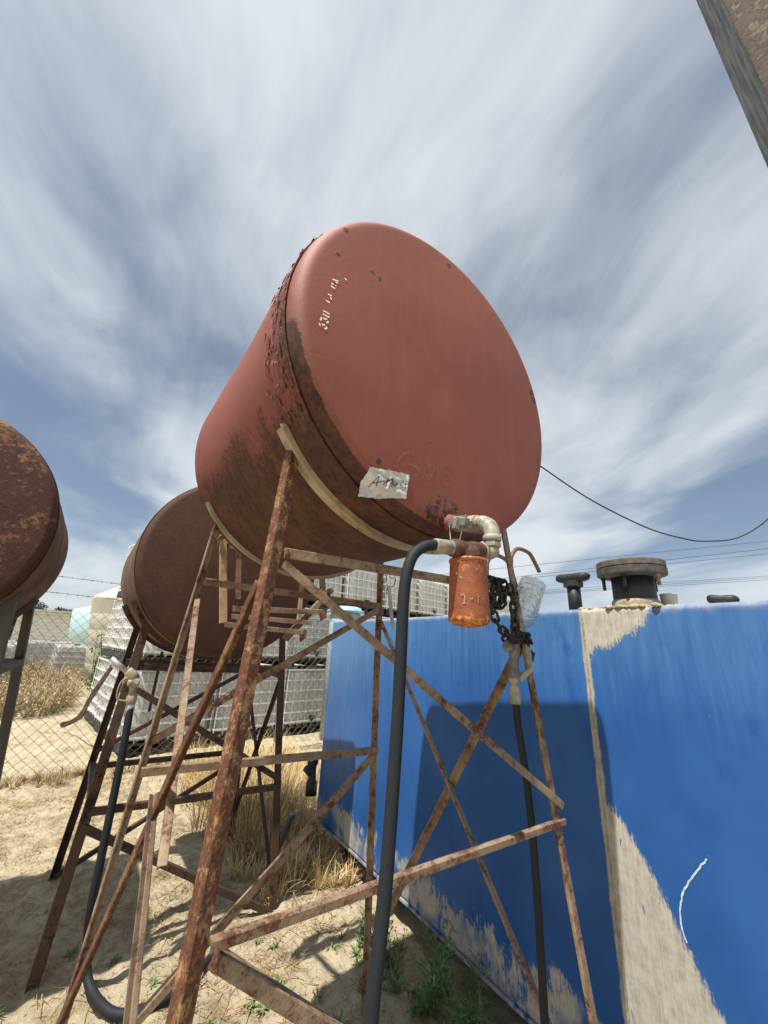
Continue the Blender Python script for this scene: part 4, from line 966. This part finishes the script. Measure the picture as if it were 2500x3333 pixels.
MAT['pallet'] = plain('black plastic pallet', (.02, .02, .022), .7, 0, .2, 12, 0)
tote0 = None
def tote(x, y, z, rz, label, group='caged plastic totes'):
    global tote0
    if tote0 is None:
        tote0 = root('caged_tote', (0, 0, 0), label, 'tote', group)
        tb = mk('bottle_tank', tm[0], MAT['tote'], tote0, local=True); mk('cage', tm[1], MAT['cage'], tote0, local=True)
        mk('pallet', tm[2], MAT['pallet'], tote0, local=True); mk('lid', tm[3], MAT['pallet'], tb, local=True); mk('drain_valve', tm[4], MAT['pallet'], tb, local=True)
        o = tote0
    else: o = copy_tree(tote0)
    o.location = (x, y, z); o.rotation_euler = (0, 0, rz); o['label'] = label; return o
ORD = ['first', 'second', 'third', 'fourth', 'fifth', 'sixth', 'seventh', 'eighth', 'ninth', 'tenth']
LEV = ['bottom', 'middle', 'top']; rnd = random.Random(21)
TH = 1.135
TYAW = .19; TC = V((math.cos(TYAW), math.sin(TYAW), 0)); TS = V((-math.sin(TYAW), math.cos(TYAW), 0))
def tpos(c_, r_): return V((.36, 6.93, 0)) + TC * (.60 + 1.23 * c_) + TS * (.51 + 1.05 * r_)
for cix in range(10):
    for lv in range(2 if cix < 2 else 3):
        p = tpos(cix, 0); tote(p.x + rnd.uniform(-.015, .015), p.y + rnd.uniform(-.03, .03), lv * TH, TYAW + rnd.uniform(-.015, .015), '%s white caged tote, %s stack from the left behind the fence' % (LEV[lv] if cix > 1 else ('lower', 'upper')[lv], ORD[cix]))
for lv in range(2): p = tpos(0, 1); tote(p.x, p.y, lv * TH, TYAW + .02, '%s white caged tote in the second row, left side' % ('lower', 'upper')[lv])
for cix in range(2):
    for lv in range(3):
        p = tpos(cix, 2); tote(p.x, p.y + .05, lv * TH, TYAW + rnd.uniform(-.02, .02), '%s white caged tote in the third row, %s stack' % (LEV[lv], ('left', 'right')[cix]))
for k, (x, y, rz) in enumerate(((-3.0, 15.0, .3), (-3.15, 16.6, .3), (-3.2, 18.4, .25), (-3.1, 20.3, .3), (-2.2, 21.5, .2))):
    tote(x, y, 0, rz, 'low white caged tote in the yard by the dry brush, %s from the fence' % ('nearest', 'second', 'third', 'fourth', 'farthest')[k], 'totes standing in the yard')
tote(-1.1, 17.5, 0, .1, 'grey white caged tote half buried in brush at the foot of the beige tank', 'totes standing in the yard')

# slim poly tank with blue lid in front of the totes
sp = root('slim_tank', (3.62, 6.9, 0), 'slim grey poly tank with a pale blue lid seen above the blue tank', 'tank')
g = G(); g.lathe([(.30, 0), (.30, 2.12), (.27, 2.16)], (3.62, 6.9, 0), (0, 0, 1), 28); mk('tank_wall', g, plain('grey blue poly', (.30, .37, .41), .5, 0, .15, 6, 0), sp)
g = G(); g.lathe([(.26, 2.15), (.36, 2.16), (.36, 2.20), (.30, 2.215), (.30, 2.25), (.24, 2.27)], (3.62, 6.9, 0), (0, 0, 1), 28); mk('lid', g, plain('pale blue lid', (.30, .50, .55), .5, 0, .25, 9, 0), sp)
g = G(); g.cyl((4.10, 5.62, -.1), (4.12, 5.62, 3.3), .085, 14); mk('wooden_post', g, MAT['wood'], None, 'weathered round wooden post behind the black hose', 'post')

# ------------------------------------------------------------------ background tanks, shed, trees
bg = root('poly_tank', (.80, 16.3, 0), 'tall beige poly tank with a cone top behind the fence', 'tank')
bm = plain('beige poly', (.52, .48, .38), .6, 0, .08, 3, 0)
BR = 1.78
prof = [(BR, 0), (BR + .02, .5)]
for k in range(1, 6): prof += [(BR + .02, .5 * k + .1 - .03), (BR + .012, .5 * k + .1), (BR + .012, .5 * k + .13), (BR + .02, .5 * k + .16)]
prof = [(q[0] - .38 * (1 - q[1] / 2.6), q[1]) for q in prof if q[1] < 2.6] + [(BR + .02, 2.58), (BR - .04, 2.68), (BR - .14, 2.76), (.36, 3.55)]
g = G(); g.lathe(prof, (.80, 16.3, 0), (0, 0, 1), 56); mk('tank_wall', g, bm, bg)
g = G(); g.lathe([(.36, 3.53), (.38, 3.62), (.30, 3.68)], (.80, 16.3, 0), (0, 0, 1), 24); g.box((.30, 15.9, 3.52), (.24, .2, .1)); mk('lid', g, MAT['black'], bg)
b2 = root('poly_tank', (-.6, 30.5, 0), 'pale blue poly tank beyond the beige tank', 'tank')
g = G(); g.lathe([(1.75, 0), (2.05, 2.6), (1.95, 2.78)], (-.6, 30.5, 0), (0, 0, 1), 40); mk('tank_wall', g, plain('pale blue poly', (.42, .60, .66), .6, 0, .06, 2, 0), b2)
g = G(); g.lathe([(1.95, 2.77), (1.2, 2.98), (.5, 3.05), (.5, 3.2), (.3, 3.22)], (-.6, 30.5, 0), (0, 0, 1), 40); mk('dome', g, MAT['wht'], b2)
sh = root('shed', (-5.0, 50, 0), 'long low white sided shed beyond the yard', 'building')
wsid = plain('white lap siding', (.60, .61, .57), .7, 0, .1, 3, 0)
for k in range(9):
    g = G(); g.box((-4.7, 50 - .02 * (k % 2), .42 + k * .30), (6.4, 4.0, .288)); mk('siding_board', g, wsid, sh)
g = G(); g.box((-6.6, 49.9, 3.06), (13.0, 5.4, .16)); mk('roof', g, MAT['galv'], sh)
for x in (-12.8, -10.6, -8.6):
    g = G(); g.box((x, 47.8, 1.5), (.14, .14, 3.0)); mk('porch_post', g, MAT['wood'], sh)
g = G(); g.box((-10.4, 51.5, 1.5), (4.6, .1, 2.9)); mk('back_wall', g, MAT['darkleg'], sh)

def leaf_cloud(g, c, rad, n, size, rnd, flat=1.0, hollow=.3):
    for i in range(n):
        while True:
            p = V((rnd.uniform(-1, 1), rnd.uniform(-1, 1), rnd.uniform(-1, 1)))
            if hollow < p.length < 1: break
        p = V((p.x * rad[0], p.y * rad[1], p.z * rad[2])) + V(c)
        a = V((rnd.uniform(-1, 1), rnd.uniform(-1, 1), rnd.uniform(-1, 1))).normalized(); b = a.orthogonal().normalized(); s_ = size * rnd.uniform(.5, 1.5)
        g.add([p + a * s_, p + b * s_ * .45, p - a * s_, p - b * s_ * .45], [(0, 1, 2, 3)])
rnd = random.Random(31)
for k, (x, y, hgt, w) in enumerate(((-17.5, 92, 5.6, 3.2), (-13.2, 90, 5.9, 3.4), (-9.6, 95, 5.3, 2.6), (-21.5, 96, 5.0, 3.0))):
    t = root('tree', (x, y, 0), 'dark evergreen tree on the skyline above the shed, %s from the left' % ('second', 'third', 'fourth', 'first')[k], 'tree', 'distant trees above the shed')
    g = G(); g.tube([V((x, y, 0)), V((x + .2, y, hgt * .35)), V((x, y, hgt * .7))], [.28, .2, .08], 8); mk('trunk', g, MAT['wood'], t)
    g = G()
    for q in range(9): leaf_cloud(g, (x + rnd.uniform(-w, w) * .75, y + rnd.uniform(-1, 1), hgt * rnd.uniform(.45, .88)), (w * .45, w * .4, hgt * .16), 170, .24, rnd)
    mk('crown', g, MAT['tree'], t)

# dry brush and weeds beyond the fence
def tuft(g, x, y, z0, h, n, rnd, spread=.5, w=.006, curl=.5, segs=4):
    for i in range(n):
        a = rnd.uniform(0, 6.283); L = h * rnd.uniform(.5, 1.15); lean = spread * rnd.uniform(.1, 1.0); d = V((math.cos(a), math.sin(a), 0)); side = V((-d.y, d.x, 0))
        b = V((x, y, z0)) + d * rnd.uniform(0, .25 * h * spread); pts = []
        for k in range(segs + 1):
            t = k / segs
            pts.append(b + d * L * lean * (t + curl * t * t) * .7 + V((0, 0, L * (t - curl * lean * t * t * .8))))
        ww = w * rnd.uniform(.6, 1.3); vs = []
        for k, p in enumerate(pts):
            q = ww * (1 - .85 * k / segs); vs += [p + side * q, p - side * q]
        g.add(vs, [[2 * k, 2 * k + 1, 2 * k + 3, 2 * k + 2] for k in range(segs)])
rnd = random.Random(41)
gb, gs = G(), G()
for i in range(420):
    t = rnd.random(); y = 10.2 + 9.5 * t; x0 = -.42 - .028 * (y - 10) ; x = x0 - abs(rnd.gauss(0, .9 + .5 * t)) - .15
    h = rnd.uniform(.25, .62) * (1 + .15 * t)
    tuft(gb if rnd.random() < .62 else gs, x, y, 0, h, 16, rnd, .9, .010 + .005 * t, .3, 3)
    if rnd.random() < .7: leaf_cloud(gb, (x, y, h * .5), (.32, .32, h * .5), 30, .024, rnd, hollow=.1)
mk('dry_brush', gb, MAT['brush'], None, 'tangled dry tan brush beyond the chain link fence', 'brush', kind='stuff')
mk('grey_brush', gs, MAT['brushg'], None, 'grey green brush among the dry weeds beyond the fence', 'brush', kind='stuff')
for k, (x, y, h) in enumerate(((-.30, 13.6, 1.75), (.02, 13.3, 1.45), (-.12, 13.0, 1.2))):
    t = root('tall_weed', (x, y, 0), ('tallest green weed against the beige tank', 'middle sized green weed at the foot of the beige tank beside the totes', 'lowest green weed at the foot of the beige tank')[k], 'weed', 'green weeds by the beige tank')
    g = G()
    for q in range(7): g.tube([V((x, y, 0)), V((x + rnd.uniform(-.12, .12), y, h * .5)), V((x + rnd.uniform(-.25, .25), y + rnd.uniform(-.1, .1), h * rnd.uniform(.75, 1.05)))], [.012, .008, .003], 5)
    mk('stems', g, MAT['weed'], t)
    g = G()
    for q in range(16):
        zq = h * rnd.uniform(.05, .95); leaf_cloud(g, (x + rnd.uniform(-.22, .22) * (1.1 - .5 * zq / h), y, zq), (.15, .15, .12), 30, .035, rnd, hollow=0)
    mk('leaves', g, MAT['weed'], t)

# bent scrap strip leaning by the totes
g = G(); Q = spline([V((.02, 7.05, 1.12)), V((-.06, 7.2, .90)), V((-.15, 7.55, .62)), V((-.20, 7.8, .40)), V((-.30, 8.4, .22)), V((-.46, 8.8, .10))], 5)
for i in range(len(Q) - 1): g.bar(Q[i], Q[i + 1] + (Q[i + 1] - Q[i]) * .15, .075 - .04 * noise.noise(Q[i] * 6), .018, (1, 0, .6))
mk('scrap_strip', g, MAT['darkleg'], None, 'twisted rusty metal strip leaning on the totes behind the fence', 'scrap')

# ------------------------------------------------------------------ overhead lines
def sag_line(a, b, s_, n=24): return [V(a).lerp(V(b), i / n) + V((0, 0, -4 * s_ * (i / n) * (1 - i / n))) for i in range(n + 1)]
g = G(); g.tube(spline([V((4.50, 3.43, 4.62)), V((4.963, 3.251, 4.331)), V((5.685, 2.968, 3.903)), V((6.503, 2.599, 3.536)), V((7.05, 2.32, 3.40)), V((7.347, 2.128, 3.377)), V((7.744, 1.844, 3.456)), V((8.064, 1.519, 3.751)), V((8.3, 1.2, 4.2))], 10), .011, 6)
mk('slack_cable', g, MAT['wire'], None, 'slack black cable sagging from behind the red tank to the right edge', 'cable')
pl_ = MAT['wire']
far = [((45.503, 41.458, 13.454), (81.401, 16.054, 19.836)), ((50.548, 38.532, 12.781), (81.654, 16.341, 18.745)), ((50.611, 38.604, 12.45), (81.831, 16.542, 17.981)), ((53.916, 37.163, 10.903), (82.589, 17.403, 14.706)), ((53.998, 37.257, 10.60), (82.646, 17.467, 14.46)), ((54.01, 37.271, 10.40), (82.715, 17.546, 14.16))]
for k, (a, b) in enumerate(far):
    a, b = V(a), V(b); d = b - a
    g = G(); g.tube([a - d * .9, a - d * .3, a, a.lerp(b, .5), b, b + d * .4], .030 if k < 3 else .026, 5)
    mk('power_line', g, pl_, None, '%s of the six thin power lines low in the right sky' % ('topmost', 'second from the top', 'third from the top', 'fourth from the top', 'fifth from the top', 'lowest')[k], 'power line', 'distant power lines')

# ------------------------------------------------------------------ plants, straw and litter in front of the fence
rnd = random.Random(51)
g, g2 = G(), G()
for i in range(330):
    t = rnd.random()
    x = rnd.gauss(1.45, .20) if t < .75 else rnd.uniform(1.1, 2.5); y = rnd.uniform(2.95, 5.7) if t < .6 else rnd.uniform(4.2, 6.0)
    x = min(x, 1.74 if y < 3.72 else 2.6); h = rnd.uniform(.20, .46) * (1.2 if y > 3.6 else .6)
    tuft(g if rnd.random() < .72 else g2, x, y, gh(x, y), h, 26, rnd, 1.0, .0042, .55, 5)
for i in range(150):
    x = rnd.uniform(-1.6, 2.6); y = fy(x) + rnd.gauss(-.05, .13); tuft(g2 if rnd.random() < .6 else g, x, y, gh(x, y), rnd.uniform(.05, .17), 18, rnd, 1.2, .004, .5, 3)
mk('dry_grass', g, MAT['straw'], None, 'heap of dry straw coloured grass by the far end of the blue tank', 'grass', kind='stuff')
mk('dry_stems', g2, MAT['strawd'], None, 'brown dry stems among the straw by the blue tank', 'grass', kind='stuff')
def leaf(g, p, d, L, w):
    side = d.cross(Zv)
    if side.length < .05: side = X.copy()
    side = side.normalized(); drop = V((0, 0, -1)) * L * .22
    q = [p, p + d * L * .35, p + d * L * .7 + drop * .4, p + d * L + drop]
    g.add([q[0], q[1] + side * w, q[1] - side * w, q[2] + side * w * .8, q[2] - side * w * .8, q[3]], [(0, 2, 1), (1, 2, 4, 3), (3, 4, 5)])
def weed(x, y, h, n, lab, grp, w=.006, spread=.8, curl=.5):
    z0 = gh(x, y); t = root('weed', (x, y, z0), lab, 'weed', grp)
    g, st = G(), G()
    if h > .12:
        for q in range(max(4, n // 7)):
            a = rnd.uniform(0, 6.28); ln = rnd.uniform(.1, .55); H_ = h * rnd.uniform(.6, 1.05); top = V((x + math.cos(a) * ln * h, y + math.sin(a) * ln * h, z0 + H_)); b_ = V((x + rnd.uniform(-.02, .02), y + rnd.uniform(-.02, .02), z0 - .005))
            mid = b_.lerp(top, .5) + V((0, 0, .06 * h)); st.tube([b_, mid, top], [.0022, .0018, .0008], 5)
            k = int(H_ / .011)
            for i in range(k):
                f = .12 + .88 * i / k; p = b_.lerp(mid, f * 2) if f < .5 else mid.lerp(top, f * 2 - 1); e = i * 2.4 + q
                leaf(g, p, V((math.cos(e), math.sin(e), rnd.uniform(.25, 1.0))).normalized(), h * rnd.uniform(.16, .32) * (1.15 - .6 * f), w * .62)
        mk('stems', st, MAT['weed'], t)
    else:
        for i in range(n):
            e = rnd.uniform(0, 6.28); leaf(g, V((x + rnd.uniform(-.012, .012), y + rnd.uniform(-.012, .012), z0)), V((math.cos(e), math.sin(e), rnd.uniform(.2, 1.4))).normalized(), h * rnd.uniform(.5, 1.1), w * .7)
    mk('leaves', g, MAT['weed'], t)
big = [(1.60, 1.88, .34, 46, 'tall bushy weed rising against the middle of the blue tank foot'), (1.64, 1.70, .28, 46, 'leafy weed in front of the gap under the blue tank'), (1.52, 1.66, .20, 36, 'broad leafed weed left of the tall bushy weed by the blue tank'), (1.66, 1.52, .18, 32, 'spreading weed rosette low by the blue tank foot near the bottom edge'), (1.58, 1.40, .16, 30, 'lowest weed clump by the right hose at the bottom edge'), (1.52, 2.42, .20, 32, 'sunlit weed beside the rear leg at the blue tank foot'), (1.56, 2.25, .16, 26, 'small dark weed just below the sunlit weed at the blue tank foot')]
for b in big: weed(b[0], b[1], b[2], int(b[3] * 1.2), b[4], 'weeds along the blue tank', .0085, .9, .75)
for i in range(68):
    if i < 46: x, y = 1.74 - abs(rnd.gauss(0, .22)), rnd.uniform(1.35, 2.5); hh = rnd.uniform(.05, .13) * (1.15 if x > 1.6 else .7)
    elif i < 58: x, y = rnd.uniform(.25, 1.3), rnd.uniform(1.75, 2.75); hh = rnd.uniform(.025, .06)
    else: x, y = rnd.uniform(-.1, 1.1), rnd.uniform(2.3, 3.4); hh = rnd.uniform(.03, .07)
    weed(x, y, hh, rnd.randint(12, 24), ('low green weed among others beside the blue tank foot', 'small green sprout on bare sand under the red tank', 'small green sprout near the curled hose')[0 if i < 46 else 1 if i < 58 else 2], ('low weeds beside the blue tank', 'sprouts under the red tank', 'sprouts near the curled hose')[0 if i < 46 else 1 if i < 58 else 2], .0055, 1.0, .6)
# straw bits and clods lying on the sand
g = G()
for i in range(9000):
    x, y = rnd.uniform(-1.5, 1.75), 1.3 + 5.2 * rnd.random() ** 1.2
    a = rnd.uniform(0, 6.28); L = rnd.uniform(.008, .045); d = V((math.cos(a), math.sin(a), rnd.uniform(-.1, .2))) * L; s_ = V((-d.y, d.x, 0)).normalized() * rnd.uniform(.0008, .0018); c = V((x, y, gh(x, y) + .004))
    g.add([c - d + s_, c - d - s_, c + d - s_, c + d + s_], [(0, 1, 2, 3)])
for i in range(110):      # matted patches of dead weeds
    cx_, cy_ = rnd.uniform(-1.4, 1.7), 1.6 + 4.6 * rnd.random(); rr = rnd.uniform(.04, .16)
    for q in range(46):
        x, y = rnd.gauss(cx_, rr), rnd.gauss(cy_, rr); a = rnd.uniform(0, 6.28); L = rnd.uniform(.015, .07)
        d = V((math.cos(a), math.sin(a), rnd.uniform(-.1, .35))) * L; s_ = V((-d.y, d.x, 0)).normalized() * rnd.uniform(.0008, .002); c = V((x, y, gh(x, y) + .006 + abs(d.z)))
        g.add([c - d + s_, c - d - s_, c + d - s_, c + d + s_], [(0, 1, 2, 3)])
mk('straw_litter', g, MAT['strawd'], None, 'scattered dry straw bits on the sand', 'litter', kind='stuff')
g = G()
for i in range(7000):
    x, y = rnd.uniform(-1.6, 1.75), 1.3 + 5.2 * rnd.random() ** 1.2
    r = rnd.uniform(.004, .013) * (1 if rnd.random() < .93 else 2.0); c = V((x, y, gh(x, y) + r * .2)); vs = [c + V((rnd.uniform(.6, 1.1) * r * math.cos(k * 1.2566 + .4 * rnd.random()), rnd.uniform(.6, 1.1) * r * math.sin(k * 1.2566), -r * .4)) for k in range(5)] + [c + V((rnd.uniform(-.3, .3) * r, rnd.uniform(-.3, .3) * r, r * .7))]
    g.add(vs, [[k, (k + 1) % 5, 5] for k in range(5)])
mk('sand_clods', g, MAT['sand'], None, 'small clods of dry sand on the ground', 'clods', kind='stuff')
# short length of black hose in the straw, dark junk by the blue tank
g = G(); g.tube(spline([V((1.00, 3.02, .02)), V((1.12, 3.02, .10)), V((1.20, 2.98, .32)), V((1.25, 2.92, .50))], 6), .022, 12)
mk('hose_stub', g, MAT['hose'], None, 'short black hose end sticking up from the dry straw', 'hose')
jk = root('valve_fitting', (1.74, 3.72, .30), 'dark valve fitting at the far lower end of the blue tank', 'fitting')
g = G(); g.lathe([(.05, 0), (.05, .10), (.035, .12), (.035, .22), (.05, .24), (.05, .28)], (1.75, 3.73, .30), (0, .1, 1), 12); g.cyl((1.74, 3.74, .46), (1.70, 3.80, .50), .03, 10); mk('fitting_body', g, MAT['black'], jk)
g = G(); g.bar((1.70, 3.70, .58), (1.80, 3.72, .60), .02, .012); mk('fitting_handle', g, MAT['galv'], jk)
